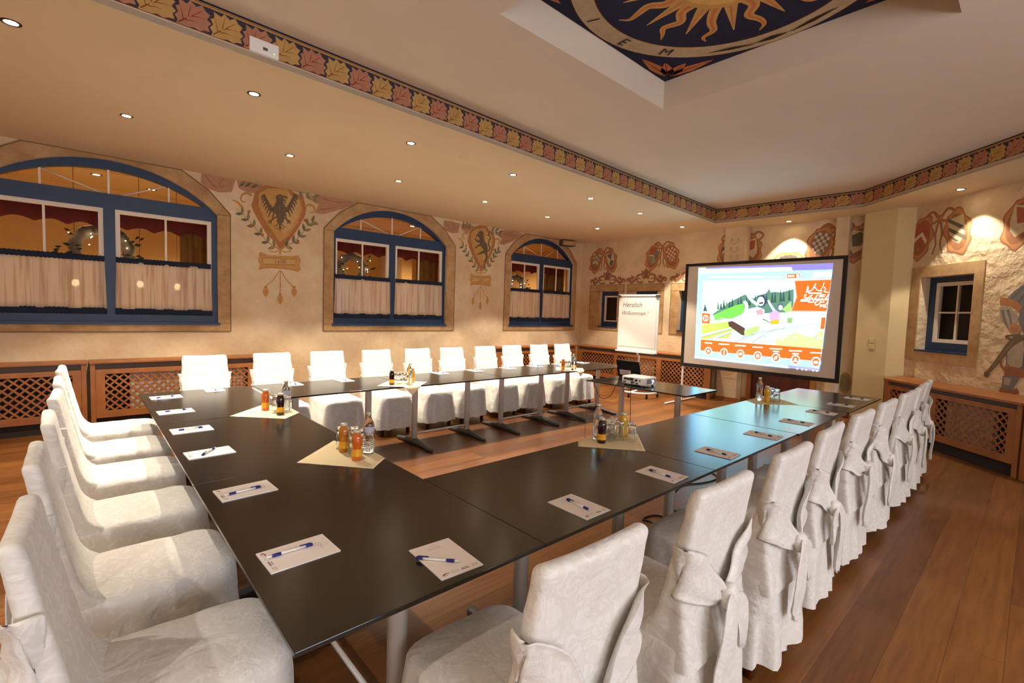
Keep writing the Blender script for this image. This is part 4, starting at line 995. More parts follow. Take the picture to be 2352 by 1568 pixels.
for i, (x, y) in enumerate(((330, 1107), (505, 1123), (690, 1141), (885, 1161), (1090, 1181), (1310, 1206), (1540, 1230))):
    r = 41 + i * 2
    P.ell(x, y, r * .98, r * 1.1, WH, layer=k_); P.ell(x, y, r * .76, r * .86, OR, layer=k_ + 1)
    if i == 0: P.poly([(x + 22 * math.cos(a * PI / 5 - PI / 2) * (1 if a % 2 == 0 else .45), y + 24 * math.sin(a * PI / 5 - PI / 2) * (1 if a % 2 == 0 else .45)) for a in range(10)], WH, k_ + 2)
    elif i == 1: P.ell(x + 3, y - 18, 6, 7, WH, layer=k_ + 2, n=10); P.stroke([(x + 2, y - 6), (x - 2, y + 24)], 12, 12, WH, layer=k_ + 2)
    elif i == 2: P.poly([(x - 22, y - 12), (x + 20, y - 16), (x + 20, y + 12), (x - 22, y + 14)], WH, k_ + 2)
    elif i == 3:
        for a in range(8): P.stroke([(x + 7 * math.cos(a * PI / 4), y + 8 * math.sin(a * PI / 4)), (x + 24 * math.cos(a * PI / 4), y + 26 * math.sin(a * PI / 4))], 7, 5, WH, layer=k_ + 2)
    elif i == 4: P.leaf(x - 22, y + 24, 62, -.85, 34, WH, layer=k_ + 2)
    elif i == 5: P.poly([(x - 28, y + 22), (x, y - 28), (x + 28, y + 24)], WH, k_ + 2)
    else: P.ell(x, y + 4, 28, 18, WH, layer=k_ + 2)
    wl = [80, 120, 120, 115, 140, 145, 130][i]; P.poly([(x - wl * .5, y - 100 - i * 2), (x + wl * .5, y - 94 - i * 2), (x + wl * .5, y - 82 - i * 2), (x - wl * .5, y - 88 - i * 2)], rgb(255, 224, 208), k_)
    if i in (4, 5): P.poly([(x - 35, y - 78), (x + 35, y - 74), (x + 35, y - 60), (x - 35, y - 64)], rgb(255, 224, 208), k_)
P.poly([(175, 1165), (1215, 1275), (1235, 1300), (175, 1185)], rgb(206, 228, 252), 14); P.poly([(1215, 1262), (1585, 1305), (1575, 1333), (1240, 1298)], rgb(150, 150, 226), 14)
for x in (1330, 1385, 1430, 1470, 1510, 1550): P.ell(x, 1305 + (x - 1330) * .11, 11, 9, WH if x != 1470 else rgb(240, 120, 150), layer=k_, n=10)
f1 = px_fn((1, 0, 0), 8.05, -1, 1830, 620, 15.683)      # the white emblem on the red flag
P.fn = lambda u, v, h: f1(u, v, h) - SL; P.k = k_ + 4; WL = rgb(255, 244, 240)
for q, a, b in ((((345, 830), (370, 720), (410, 585), (415, 700), (400, 790), (450, 770), (570, 700), (650, 560), (690, 480)), 26, 30), (((650, 590), (690, 660), (740, 715), (820, 745), (910, 760), (870, 700), (940, 600), (1000, 430)), 26, 16), (((985, 600), (1040, 700), (990, 770), (1170, 812)), 24, 26),
                (((430, 830), (900, 832)), 40, 36), (((350, 880), (290, 930), (320, 1000), (420, 1000), (550, 900)), 40, 40), (((550, 900), (450, 1000), (340, 1070), (240, 1060), (140, 1110)), 44, 44), (((140, 1110), (400, 1110), (480, 1070), (560, 1010), (600, 1090), (680, 1000), (770, 880)), 44, 34),
                (((680, 1020), (720, 1090), (800, 1030), (850, 1090), (920, 1030), (960, 1080), (1060, 1010), (1160, 870)), 48, 34), (((1040, 1060), (1130, 1060)), 50, 70), (((820, 1060), (720, 1130), (660, 1200), (710, 1260), (790, 1230), (850, 1170)), 36, 30), (((820, 900), (1040, 890)), 30, 30), (((810, 960), (1010, 950)), 34, 34),
                (((420, 1155), (640, 1150)), 40, 38), (((820, 1150), (1000, 1150)), 34, 34), (((850, 1340), (870, 1250), (930, 1300), (970, 1240)), 40, 36), (((960, 1330), (1080, 1330)), 34, 34), (((1000, 1280), (1060, 1230), (1130, 1130)), 40, 24)):
    P.stroke(q, a, b, WL, layer=k_ + 4, k=4)
P.f = [(q_, (c_[0] * .42, c_[1] * .84, c_[2], 1) if (min(c_[:3]) > .55 or c_ == LB) else tuple(v * .40 for v in c_[:3]) + (1,)) for q_, c_ in P.f]
P.build('projected_web_page', scr, M_show)

# ================================================================== FLIP CHART
FL = Vector((7.66, 5.0, 0))
fc = thing('flip_chart', FL, 0, 'white mobile flip chart with handwritten welcome beside the screen', 'flip chart')
m = MB(); m.box(0, .02, -.425, .43, .845, 1.89); m.build('board', M_white, fc, bevel=.006)
m = MB(); m.box(-.012, .004, -.385, .40, .95, 1.86); m.build('paper_pad', M_paper, fc)
m = MB(); m.box(-.03, .03, -.425, .43, 1.885, 1.918); m.build('clamp_bar', M_white, fc, bevel=.008)
m = MB(); m.box(-.034, .032, -.43, -.37, 1.865, 1.912); m.box(-.034, .032, .375, .435, 1.865, 1.912); m.build('clamp_end', M_foot, fc, bevel=.004)
m = MB(); m.box(-.07, 0, -.41, .415, .845, .858); m.box(-.075, -.068, -.41, .415, .845, .875); m.build('pen_tray', M_white, fc)
m = MB(); m.tube([(.05, 0, 1.5), (.05, 0, .8), (.10, 0, .78), (.10, 0, .12)], .02, 12); m.build('post', M_steel, fc)
m = MB(); pts = [(.22 + .34 * math.cos(a), .04 + .34 * math.sin(a), .10) for a in [(-2.2 + 4.4 * i / 40 + PI) for i in range(41)]]
m.tube(pts, .018, 10); m.tube([(.10, 0, .12), (-.1, .03, .10)], .018, 8); m.build('base_ring', M_white, fc)
m = MB()
for a in (-2.1, -1.0, 0, 1.0, 2.1):
    c = (.22 + .34 * math.cos(a + PI), .04 + .34 * math.sin(a + PI)); m.lathe([(.022, -.012), (.03, -.01), (.03, .01), (.022, .012)], 14, M=Matrix.Translation((c[0], c[1], .031)) @ Matrix.Rotation(PI / 2, 4, 'X'), c=(0, 0, 0)); m.box(c[0] - .012, c[0] + .012, c[1] - .012, c[1] + .012, .04, .10)
m.build('castors', M_black, fc)
P = Paint(lambda u, v, h: Vector((-.012 - h, .40 - u, .95 + v)), step=.0003, base=.001)
P.text('Herzlich', .27, .775, .125, rgb(120, 100, 90), shear=.35); P.text('Willkommen !', .33, .62, .105, rgb(120, 100, 90), shear=.35, font_scale=.95)
P.build('handwriting', fc, M_flat)

# ================================================================== PROJECTOR AND LAPTOP
pr = thing('projector', (4.70, 3.01, TOPZ), .03, 'white projector standing on the separate table', 'projector')
m = MB(); m.box(-.12, .12, -.15, .15, .014, .104); m.build('housing', M_white, pr, bevel=.012, seg=3)
m = MB()
for x in (-.09, .09):
    for y in (-.12, .12): m.lathe([(.012, 0), (.012, .0145)], 12, c=(x, y, 0))
m.build('rubber_feet', M_black, pr)
m = MB()
for (a, b, c, d) in ((.09, .12, .06, .085), (.05, .085, .062, .083), (.0, .045, .06, .088), (-.01, .03, .03, .05), (-.05, -.02, .055, .08), (-.09, -.075, .06, .075), (.10, .13, .03, .045), (-.06, -.03, .025, .04)): m.box(-.1225, -.1195, a, b, c, d)
m.build('port_sockets', M_black, pr)
m = MB()
for i in range(7): m.box(-.08 + i * .026, -.064 + i * .026, -.1515, -.1495, .035, .085)
m.build('vent_slots', M_foot, pr)
m = MB()
for x, z in ((.02, .07), (.035, .055), (.05, .068), (.03, .04), (.062, .05)): m.lathe([(.001, 0), (.005, 0), (.005, .001), (.001, .001)], 10, M=Matrix.Translation((x, -.1535, z)) @ Matrix.Rotation(PI / 2, 4, 'X'))
m.build('lamp_glow', M_projlens, pr)
m = MB(); Tm = Matrix.Translation((.118, -.07, .06)) @ Matrix.Rotation(PI / 2, 4, 'Y'); m.lathe([(.034, 0), (.034, .012), (.028, .014)], 20, M=Tm); m.build('lens', M_projlens, pr)
lp = thing('laptop', (5.12, 3.34, TOPZ), 0, 'black laptop with a white sticker on its lid behind the projector', 'laptop')
m = MB(); m.box(-.115, .125, -.165, .165, .004, .024); m.build('keyboard_base', M_black, lp, bevel=.004)
LM = Matrix.Translation((-.112, 0, .026)) @ Matrix.Rotation(math.radians(-17), 4, 'Y')
m = MB(); m.box(-.008, 0, -.165, .165, 0, .222, LM); m.build('screen_lid', M_black, lp, bevel=.003)
P = Paint(lambda u, v, h: LM @ Vector((-.008 - h, -u, v)), step=.0002, base=.0006)
P.rect(-.13, .03, .03, .095, rgb(225, 205, 210)); 
for i in range(5): P.rect(-.122, .038 + i * .011, .022 - .02 * (i % 2), .0425 + i * .011, rgb(170, 60, 70), layer=3)
P.build('sticker', lp, M_flat)
def cable(pts, label, r=.0035):
    Q = [Vector(p) for p in pts]; E = [Q[0] * 2 - Q[1]] + Q + [Q[-1] * 2 - Q[-2]]; out = []
    for i in range(1, len(E) - 2):
        for j in range(6):
            t = j / 6; a, b, c, d = E[i - 1:i + 3]; out.append(0.5 * ((2 * b) + (c - a) * t + (2 * a - 5 * b + 4 * c - d) * t * t + (3 * b - a - 3 * c + d) * t ** 3))
    out.append(Q[-1]); m = MB(); m.tube(out, r, 7); o = m.build('power_cable', M_cable); return tag(o, label, 'cable')
cable([(4.574, 2.97, .80), (4.50, 2.96, .79), (4.455, 2.95, .765), (4.45, 2.94, .5), (4.42, 2.90, .2), (4.36, 2.80, .02), (4.2, 2.7, .006)], 'black cable hanging from the projector down to the floor')
cable([(4.574, 3.10, .785), (4.52, 3.12, .76), (4.455, 3.14, .752), (4.44, 3.2, .62), (4.45, 3.33, .56), (4.46, 3.42, .64), (4.46, 3.46, .752), (4.6, 3.46, .748), (4.88, 3.45, .748), (4.985, 3.44, .752)], 'black cable looping below the table edge from projector to laptop')
cable([(5.02, 3.50, .748), (4.6, 3.56, .746), (4.465, 3.56, .75), (4.45, 3.55, .4), (4.38, 3.50, .12), (4.30, 3.42, .012), (4.15, 3.3, .006)], 'thin black cable hanging from the corner of the projector table', .0022)
def fp(*q): return [on_z(x, y, .007) for x, y in q]
cable(fp((1545, 1133), (1568, 1114), (1610, 1109), (1640, 1102), (1646, 1093), (1632, 1083)), 'black cable curling on the floor under the near arm, upper one', .006)
cable(fp((1590, 1197), (1535, 1188), (1500, 1183), (1476, 1192), (1498, 1199), (1514, 1216)), 'black cable curling on the floor under the near arm, lower one', .006)

# ================================================================== SMALL FIXTURES
rt = thing('wireless_access_point', (.975, 3.76, 3.30), .03, 'white wireless box fixed to the leaf frieze', 'router')
m = MB(); m.box(-.095, .095, -.03, .035, -.05, .045); m.build('housing', M_white, rt, bevel=.006)
m = MB(); m.box(.06, .066, -.0315, -.0305, -.025, -.02); m.build('status_lamp', mat('green_status', rgb(120, 200, 60), emit=rgb(140, 220, 80), estr=3), rt)
m = MB(); m.box(-.01, .02, -.0312, -.0304, -.02, 0.0); m.build('emblem', M_grille, rt)
m = MB(); m.lathe([(.055, 0), (.055, -.004), (.04, -.006)], 24); o = m.build('ceiling_plate', M_soff); o.location = (3.16, 4.38, ZS); tag(o, 'small round plate in the lower ceiling between the downlights', 'ceiling plate')
sp = thing('wall_speaker', (8.28, 7.36, 3.12), -.35, 'small grey loudspeaker above the arched window nearest the corner', 'speaker')
m = MB(); m.box(-.17, .17, -.09, .09, -.06, .06); m.build('cabinet_body', M_grille, sp, bevel=.01)
m = MB(); m.box(-.15, .15, -.0935, -.0905, -.045, .045); m.build('front_grille', M_stone, sp)
m = MB(); m.box(-.03, .03, .06, .16, .03, .07); m.build('bracket', M_dark, sp)
sw = MB(); sw.box(0, .008, -.04, .04, .005, .085); sw.box(0, .008, -.04, .04, -.085, -.005); sw.box(.008, .011, -.028, .028, .017, .073); sw.box(.008, .011, -.028, .028, -.073, -.017); o = sw.build('light_switch', M_smooth, bevel=.002)
o.location = (8.8765, 1.684, 1.22); o.rotation_euler = (0, 0, math.atan2(.394, -.919)); tag(o, 'cream double wall switch on the column beside the right cabinet', 'switch')

# ================================================================== WALL PAINTINGS
Z3 = Vector((0, 0, 1))
GD = rgb(206, 152, 78); GD2 = rgb(216, 174, 110); OCH = rgb(176, 104, 52); UMB = rgb(66, 56, 46); LF = rgb(112, 112, 82); LF2 = rgb(88, 92, 68); PK = rgb(186, 132, 102); PK2 = rgb(160, 96, 70); MAR = rgb(150, 78, 52)
def laurel(P, pts, w=14):
    Q = catmull(pts, 5); P.stroke(pts, 5, 3, LF2)
    for i in range(2, len(Q) - 1, 3):
        d = Q[i + 1] - Q[i - 1]; a = math.atan2(d.y, d.x); k_ = P.k
        for s_ in (-1, 1): P.leaf(Q[i].x, Q[i].y, 62, a + s_ * .75, 26, LF if s_ > 0 else LF2, rgb(150, 146, 112), layer=k_ + 1)
def scroll_c(P, cx, cy, r, sx, col, dk):
    pts = [(cx + sx * r * f * math.cos(a), cy + r * f * math.sin(a)) for a, f in [(-2.6 + .5 * i, 1 - .085 * i) for i in range(10)]]
    P.stroke(pts, r * .38, r * .12, col); P.stroke(pts, r * .10, r * .04, dk)
def armorial(fn, beast, date, name, label):
    """fn maps the 2281x1568 tracing of the large armorial onto the wall"""
    P = Paint(fn, step=.00015, base=.0008)
    for q in (((150, 128), (290, 148), (430, 185), (400, 290), (300, 292), (200, 260), (145, 210)), ((440, 190), (560, 190), (660, 230), (600, 300), (520, 290), (460, 260)), ((1000, 330), (1160, 300), (1330, 345), (1420, 380), (1300, 430), (1150, 470), (1080, 460), (1110, 390)), ((1160, 296), (1320, 314), (1475, 385), (1425, 378), (1330, 343))):
        P.k += 1; P.poly(q, PK)
    for q in (((180, 150), (260, 240), (340, 250)), ((330, 180), (300, 230), (380, 240)), ((1150, 340), (1250, 370), (1370, 370)), ((1120, 430), (1220, 420), (1300, 390))): P.stroke(q, 14, 4, PK2)
    laurel(P, [(640, 250), (560, 215), (470, 205)]); laurel(P, [(910, 280), (1010, 300), (1110, 345)])
    P.poly([(660, 235), (760, 222), (870, 240), (905, 290), (985, 330), (1010, 420), (1000, 480), (960, 560), (900, 650), (840, 720), (795, 775), (760, 700), (690, 640), (640, 560), (590, 470), (560, 400), (590, 290)], OCH)
    P.poly([(700, 260), (850, 262), (890, 320), (960, 350), (980, 430), (940, 540), (870, 640), (795, 700), (740, 620), (670, 520), (620, 400), (620, 300)], GD)
    P.poly([(860, 300), (950, 360), (960, 440), (900, 560), (830, 640), (800, 560), (840, 420)], GD2)
    scroll_c(P, 510, 350, 62, -1, GD, OCH); scroll_c(P, 1045, 440, 55, 1, GD, OCH); P.stroke([(400, 350), (450, 375), (490, 420)], 8, 26, GD)
    if beast == 'eagle':
        P.stroke([(795, 350), (785, 420), (800, 480), (795, 540)], 56, 50, UMB, mid=80); P.ell(790, 335, 30, 28, UMB); P.stroke([(800, 325), (850, 332), (842, 350)], 22, 4, UMB, k=3); P.stroke([(815, 345), (840, 365), (820, 385)], 14, 5, UMB, k=3)
        for s_ in (-1, 1):
            c = 790; P.stroke([(c + s_ * 20, 390), (c + s_ * 60, 440), (c + s_ * 100, 370), (c + s_ * 128, 305)], 30, 16, UMB, mid=30)
            for i in range(8):
                t = i / 7; bx = c + s_ * (35 + 88 * min(1, t * 1.3)); by = 430 - 120 * t
                tx = c + s_ * (52 + 100 * t ** .5); ty = 520 - 190 * t
                P.stroke([(bx, by), ((bx + tx) / 2 + s_ * 8, (by + ty) / 2 + 6), (tx, ty)], 17, 7, UMB, k=3)
            P.stroke([(c + s_ * 18, 490), (c + s_ * 60, 510), (c + s_ * 70, 550)], 14, 8, UMB, k=3)
            for a in (-.5, .1, .7): P.stroke([(c + s_ * 66, 520), (c + s_ * (66 + 34 * math.cos(a)), 520 + 34 * math.sin(a + .6))], 8, 4, UMB)
            P.stroke([(c + s_ * 4, 530), (c + s_ * 26, 565), (c + s_ * 50, 572)], 10, 5, UMB, k=3)
        P.stroke([(795, 530), (795, 610)], 22, 8, UMB)
        for s_ in (-1, 1): P.stroke([(795, 575), (795 + s_ * 25, 590), (795 + s_ * 40, 580)], 8, 4, UMB, k=3)
        P.stroke([(790, 400), (792, 500)], 4, 3, rgb(120, 104, 84)); P.ell(796, 331, 4, 4, GD2)
    else:
        P.ell(770, 330, 44, 42, UMB); P.stroke([(730, 330), (700, 345), (712, 362)], 20, 6, UMB, k=3)
        for a in range(7): P.stroke([(780, 330), (780 + 52 * math.cos(-2 + a * .55), 330 + 50 * math.sin(-2 + a * .55))], 20, 5, UMB)
        P.stroke([(790, 350), (800, 420), (850, 480), (860, 540)], 70, 66, UMB, mid=84)
        P.stroke([(790, 400), (730, 410), (690, 380)], 30, 16, UMB); P.stroke([(800, 440), (740, 460), (700, 480)], 28, 15, UMB)
        for x, y in ((690, 380), (700, 480), (740, 560), (850, 650)):
            for a in (2.4, 3.0, 3.6): P.stroke([(x, y), (x + 22 * math.cos(a), y - 22 * math.sin(a))], 8, 3, UMB)
        P.stroke([(850, 530), (790, 545), (745, 555)], 40, 18, UMB); P.stroke([(865, 540), (880, 600), (850, 648)], 42, 18, UMB)
        P.stroke([(880, 540), (930, 500), (900, 440), (930, 380), (900, 330), (930, 300)], 16, 12, UMB, mid=18); P.stroke([(905, 400), (950, 380)], 12, 4, UMB); P.stroke([(900, 350), (870, 340)], 12, 4, UMB)
        P.ell(756, 322, 5, 5, GD2); P.stroke([(810, 370), (850, 470)], 6, 4, rgb(120, 104, 84))
    laurel(P, [(790, 760), (700, 700), (600, 590), (520, 500), (440, 420)]); laurel(P, [(800, 760), (900, 700), (980, 620), (1030, 550), (1090, 520)])
    for x, y in ((540, 450), (650, 640), (860, 670), (1000, 520), (560, 560), (940, 690)): P.ell(x, y, 13, 13, rgb(176, 82, 48))
    for s_ in (-1, 1): P.stroke([(795, 755), (795 + s_ * 50, 735), (795 + s_ * 88, 765), (795 + s_ * 45, 780), (795, 760)], 9, 9, GD)
    P.stroke([(795, 750), (795, 800)], 16, 22, GD)
    P.poly([(640, 780), (700, 805), (880, 812), (945, 808), (968, 850), (955, 880), (968, 925), (940, 942), (860, 915), (700, 905), (620, 922), (630, 880), (612, 840)], GD)
    P.stroke([(655, 825), (925, 838), (920, 885), (650, 880), (655, 825)], 5, 5, OCH, k=1); P.poly([(662, 830), (918, 842), (914, 880), (657, 875)], GD2)
    # painted date
    fo = P.fn; P.fn = lambda u, v, h: fo(u, -v, h); P.text(date, 795, -858, 48, rgb(120, 84, 50)); P.fn = fo
    P.stroke([(640, 780), (625, 800), (650, 812)], 7, 5, OCH); P.stroke([(620, 918), (700, 908), (860, 918), (945, 940)], 6, 6, OCH)
    for q in (((790, 930), (745, 1000), (690, 1050), (678, 1080)), ((795, 930), (797, 1060), (795, 1120)), ((800, 930), (850, 1010), (890, 1050), (905, 1080))): P.stroke(q, 9, 9, GD)
    for x, y in ((678, 1105), (797, 1165), (910, 1105)):
        P.poly([(x - 8, y - 40), (x + 8, y - 40), (x + 26, y - 8), (x + 22, y + 18), (x, y + 45), (x - 22, y + 18), (x - 26, y - 8)], GD); P.stroke([(x, y - 20), (x, y + 30)], 9, 4, OCH); P.ell(x, y - 40, 12, 8, OCH)
    o = P.build(name, wall_n); o['label'] = label
fa = px_fn((0, 1, 0), WN, -1, 420, 360, 3.564)
armorial(fa, 'eagle', '1606', 'painted_armorial', 'painted black eagle shield with laurel and date plate')
p1 = fa(795, 858, 0)
fb = lambda u, v, h: Vector((p1.x + (fa(u, v, 0).x - p1.x) * .93 + 3.735, WN - h, fa(u, v, 0).z * .965 + .065 + .0))
armorial(fb, 'lion', '1602', 'painted_armorial', 'painted dark lion shield with laurel and date plate')

def cartouche(P, cx, cy, s_, rot, kind):
    c, q = math.cos(rot), math.sin(rot)
    T = lambda x, y: (cx + s_ * (x * c - y * q), cy + s_ * (x * q + y * c))
    L0 = P.k + 1
    P.poly([T((.145 + .018 * math.sin(7 * a)) * math.cos(a), (.235 + .02 * math.cos(5 * a)) * math.sin(a)) for a in [2 * PI * i / 40 for i in range(40)]], rgb(160, 92, 54), L0)
    P.poly([T((.130 + .014 * math.sin(7 * a)) * math.cos(a), (.215 + .016 * math.cos(5 * a)) * math.sin(a)) for a in [2 * PI * i / 40 for i in range(40)]], rgb(196, 128, 78), L0 + 1)
    P.poly([T(.108 * math.cos(a), .185 * math.sin(a)) for a in [2 * PI * i / 30 for i in range(30)]], rgb(150, 84, 50), L0 + 2)
    sh = lambda x, y: T(x * .085, .02 + y * .13)
    out = [(-1, 1), (1, 1), (1, -.1), (.7, -.7), (0, -1.1), (-.7, -.7), (-1, -.1)]
    P.poly([sh(*p_) for p_ in out], rgb(216, 196, 160), L0 + 3)
    G_ = rgb(112, 116, 92); W_ = rgb(232, 220, 200); R_ = rgb(172, 62, 44); B_ = rgb(78, 76, 82); D_ = rgb(66, 70, 62)
    def pl(pts, col): P.poly([sh(*p_) for p_ in pts], col, L0 + 4)
    if kind == 'chevron':
        for y in (.75, .15): pl([(-1, y - .5), (0, y), (1, y - .5), (1, y - .15), (0, y + .3), (-1, y - .15)], G_)
        pl([(-.7, -.7), (0, -.35), (.7, -.7), (0, -1.1)], G_)
    elif kind == 'redchevron': pl(out, R_); P.k = L0 + 4; L0 += 1; pl([(-1, -.3), (0, .35), (1, -.3), (.9, -.6), (0, 0), (-.9, -.6)], W_)
    elif kind == 'hourglass': pl([(-.9, .8), (.7, 1), (.0, 0)], B_); pl([(0, 0), (.8, -.4), (.0, -1.05), (-.5, -.6)], D_)
    elif kind == 'tri': pl([(-1, 1), (.3, 1), (.1, .2), (-1, .1)], R_); pl([(.3, 1), (1, .8), (1, -.3), (.5, -.7), (.1, .2)], rgb(96, 108, 116)); pl([(-.9, -.1), (0, .0), (.4, -.7), (0, -1.1), (-.7, -.7)], rgb(128, 128, 92))
    elif kind in ('checker', 'redchecker'):
        col = R_ if kind == 'redchecker' else rgb(92, 92, 108); n_ = 5
        for i in range(n_):
            for j in range(7):
                if (i + j) % 2: continue
                x0 = -1 + 2 * i / n_; y0 = 1 - j * .3
                if y0 - .3 < -1.1 + abs(x0 + .2) * .5: continue
                pl([(x0, y0), (x0 + .4, y0), (x0 + .4, y0 - .3), (x0, y0 - .3)], col)
    elif kind == 'bend':
        for o_ in (.75, .0, -.75): pl([(-1, o_ + .45), (1, o_ - .75), (.95, o_ - 1.1), (-1, o_ + .1)] if o_ > -.5 else [(-.9, -.25), (.1, -.95), (-.4, -.85), (-.8, -.55)], D_)
    elif kind == 'blue': pl([(-1, .2), (.3, 1), (1, 1), (-1, -.3)], rgb(70, 74, 130)); pl([(-.7, -.6), (1, .4), (1, .0), (0, -1)], rgb(70, 74, 130))
    elif kind == 'gem': pl([(-.9, .5), (0, .95), (.9, .6), (.6, -.3), (-.4, -.5)], D_)
    elif kind == 'red': pl([(-.8, .9), (.8, .8), (.5, -.1), (-.2, -.2)], R_)
    P.k = L0 + 5
def bow(P, cx, cy, s_):
    c = rgb(160, 96, 58)
    for sx in (-1, 1):
        P.stroke([(cx, cy + .13 * s_), (cx + sx * .10 * s_, cy + .24 * s_), (cx + sx * .20 * s_, cy + .18 * s_), (cx + sx * .12 * s_, cy + .10 * s_), (cx, cy + .13 * s_)], .035 * s_, .03 * s_, c)
        P.stroke([(cx + sx * .01 * s_, cy + .12 * s_), (cx + sx * .045 * s_, cy - .05 * s_), (cx + sx * .03 * s_, cy - .16 * s_), (cx + sx * .07 * s_, cy - .28 * s_)], .03 * s_, .02 * s_, rgb(150, 92, 66))
    P.ell(cx, cy + .15 * s_, .04 * s_, .04 * s_, rgb(180, 110, 66))
def crests(fn, parent, kl, kr, s_=1.0, label='painted pair of heraldic cartouches under a bow', sep=.215):
    P = Paint(fn, step=.00015, base=.0008); bow(P, 0, .04, s_)
    if kl: cartouche(P, -sep * s_, -.02, s_ * 1.18, -.22, kl)
    if kr: cartouche(P, sep * s_, -.02, s_ * 1.18, .22, kr)
    P.build('painted_cartouches', parent)['label'] = label
def fw_fn(y, z, x=9.0): return plane_fn((x, y, z), (0, -1, 0), (0, 0, 1), (-1, 0, 0))
crests(fw_fn(6.87, 2.78), wall_f, 'chevron', 'hourglass', 1.0, 'painted cartouches with chevrons and dark hourglass')
crests(fw_fn(5.36, 2.79), wall_f, 'tri', 'redchecker', 1.0, 'painted cartouches with red and white chequers')
a_ = on_pl(1652, 576, (1, 0, 0), 9.0); crests(fw_fn(a_.y - .24, a_.z), wall_f, 'blue', None, 1.0, 'painted cartouche with blue bars beside the pilaster', .09)
a_ = on_pl(1733, 570, (1, 0, 0), 9.15); crests(fw_fn(a_.y + .07, a_.z, 9.15), wall_f2, None, 'red', 1.05, 'painted cartouche half hidden by the pilaster', .02)
a_ = on_pl(1888, 560, (1, 0, 0), 9.15); crests(fw_fn(a_.y - .20, a_.z, 9.15), wall_f2, 'checker', None, 1.15, 'painted cartouche with blue chequers', .20)
a_ = on_pl(1968, 556, (1, 0, 0), 9.15); crests(fw_fn(a_.y, a_.z, 9.15), wall_f2, 'gem', None, 1.1, 'painted cartouche with dark gem', .0)
a_ = on_pl(1810, 600, (1, 0, 0), 9.15); P = Paint(fw_fn(a_.y, a_.z, 9.15), step=.00015, base=.0008)
for sx in (-1, 1): P.stroke([(0, .12), (sx * .1, .14), (sx * .2, .08), (sx * .24, -.04)], .05, .02, GD); P.stroke([(sx * .04, .06), (sx * .12, .08), (sx * .12, 0)], .03, .02, OCH)
P.poly([(-.14, .07), (-.05, .11), (.05, .11), (.14, .07), (.1, -.1), (-.1, -.1)], rgb(80, 82, 84)); P.build('painted_crest_top', wall_f2)
def rw_fn(s_, z): return plane_fn(rw(s_, z, .0), -RTD, Z3, -RN)
crests(rw_fn(6.585, 2.77), wall_r, 'redchevron', 'bend', 1.12, 'painted cartouches with red chevron and dark bends on rough wall', .25)
crests(rw_fn(5.30, 2.74), wall_r, 'red', 'chevron', 1.1, 'painted cartouches cut by the right edge of the photo', .22)
# scrolls above the small windows
for (sa, sb, zt) in ((7.21, 6.25, 2.21), (6.17, 5.27, 2.215), (5.11, 4.2, 2.22)):
    P = Paint(fw_fn((sa + sb) / 2, zt), step=.00015, base=.0008); k1 = rgb(150, 88, 66); k2 = rgb(122, 62, 46)
    for sx in (-1, 1):
        P.stroke([(sx * .44, .05), (sx * .48, .08), (sx * .45, .12), (sx * .40, .08), (sx * .36, .04), (sx * .26, .10), (sx * .20, .18), (sx * .10, .20), (sx * .05, .10)], .03, .04, k1, mid=.065)
        P.stroke([(sx * .06, .05), (sx * .14, .03), (sx * .22, .06), (sx * .18, .12), (sx * .12, .10)], .035, .02, k2)
        for a, x, y in ((1.9, .33, .10), (1.2, .33, .11), (.5, .34, .10)): P.leaf(sx * x, y, .10, a if sx > 0 else PI - a, .05, k1, k2)
        P.leaf(sx * .03, .2, .13, PI / 2 - sx * .8, .06, k1, k2); P.leaf(sx * .01, .2, .12, PI / 2 - sx * .3, .05, k2)
    P.ell(0, .17, .05, .06, k2); P.leaf(0, .22, .13, PI / 2, .06, k1, k2)
    P.build('painted_scroll_ornament', wall_f)['label'] = 'painted acanthus scroll above small window'
# pale ornaments on the pilasters
P = Paint(plane_fn((8.925, 3.845, 0), (0, -1, 0), (0, 0, 1), (-1, 0, 0)), step=.0003, base=.001); pc = rgb(204, 170, 116)
for r in (.125, .075): P.stroke([(r * math.cos(a), .62 + r * 1.1 * math.sin(a)) for a in [2 * PI * i / 20 for i in range(21)]], .012, .012, pc, k=2)
P.stroke([(-.18, .42), (.18, .42)], .012, .012, pc)
for z in (2.5, 2.65, 2.8, 2.95):
    for sx in (-1, 1): P.stroke([(0, z - .06), (sx * .08, z), (sx * .05, z + .06)], .014, .008, rgb(176, 158, 120)); P.leaf(sx * .03, z, .07, PI / 2 - sx * .8, .03, rgb(186, 168, 128))
P.fade = .5
P.build('painted_pilaster_ornament', bpy.data.objects['trim_1'])
P = Paint(plane_fn((9.15, 2.02, 0), (0, -1, 0), (0, 0, 1), (-1, 0, 0)), step=.0003, base=.001)
P.ell(-.02, .55, .09, .17, rgb(150, 142, 96)); P.ell(-.02, .55, .06, .13, rgb(128, 118, 84)); P.build('painted_oval', wall_f2)
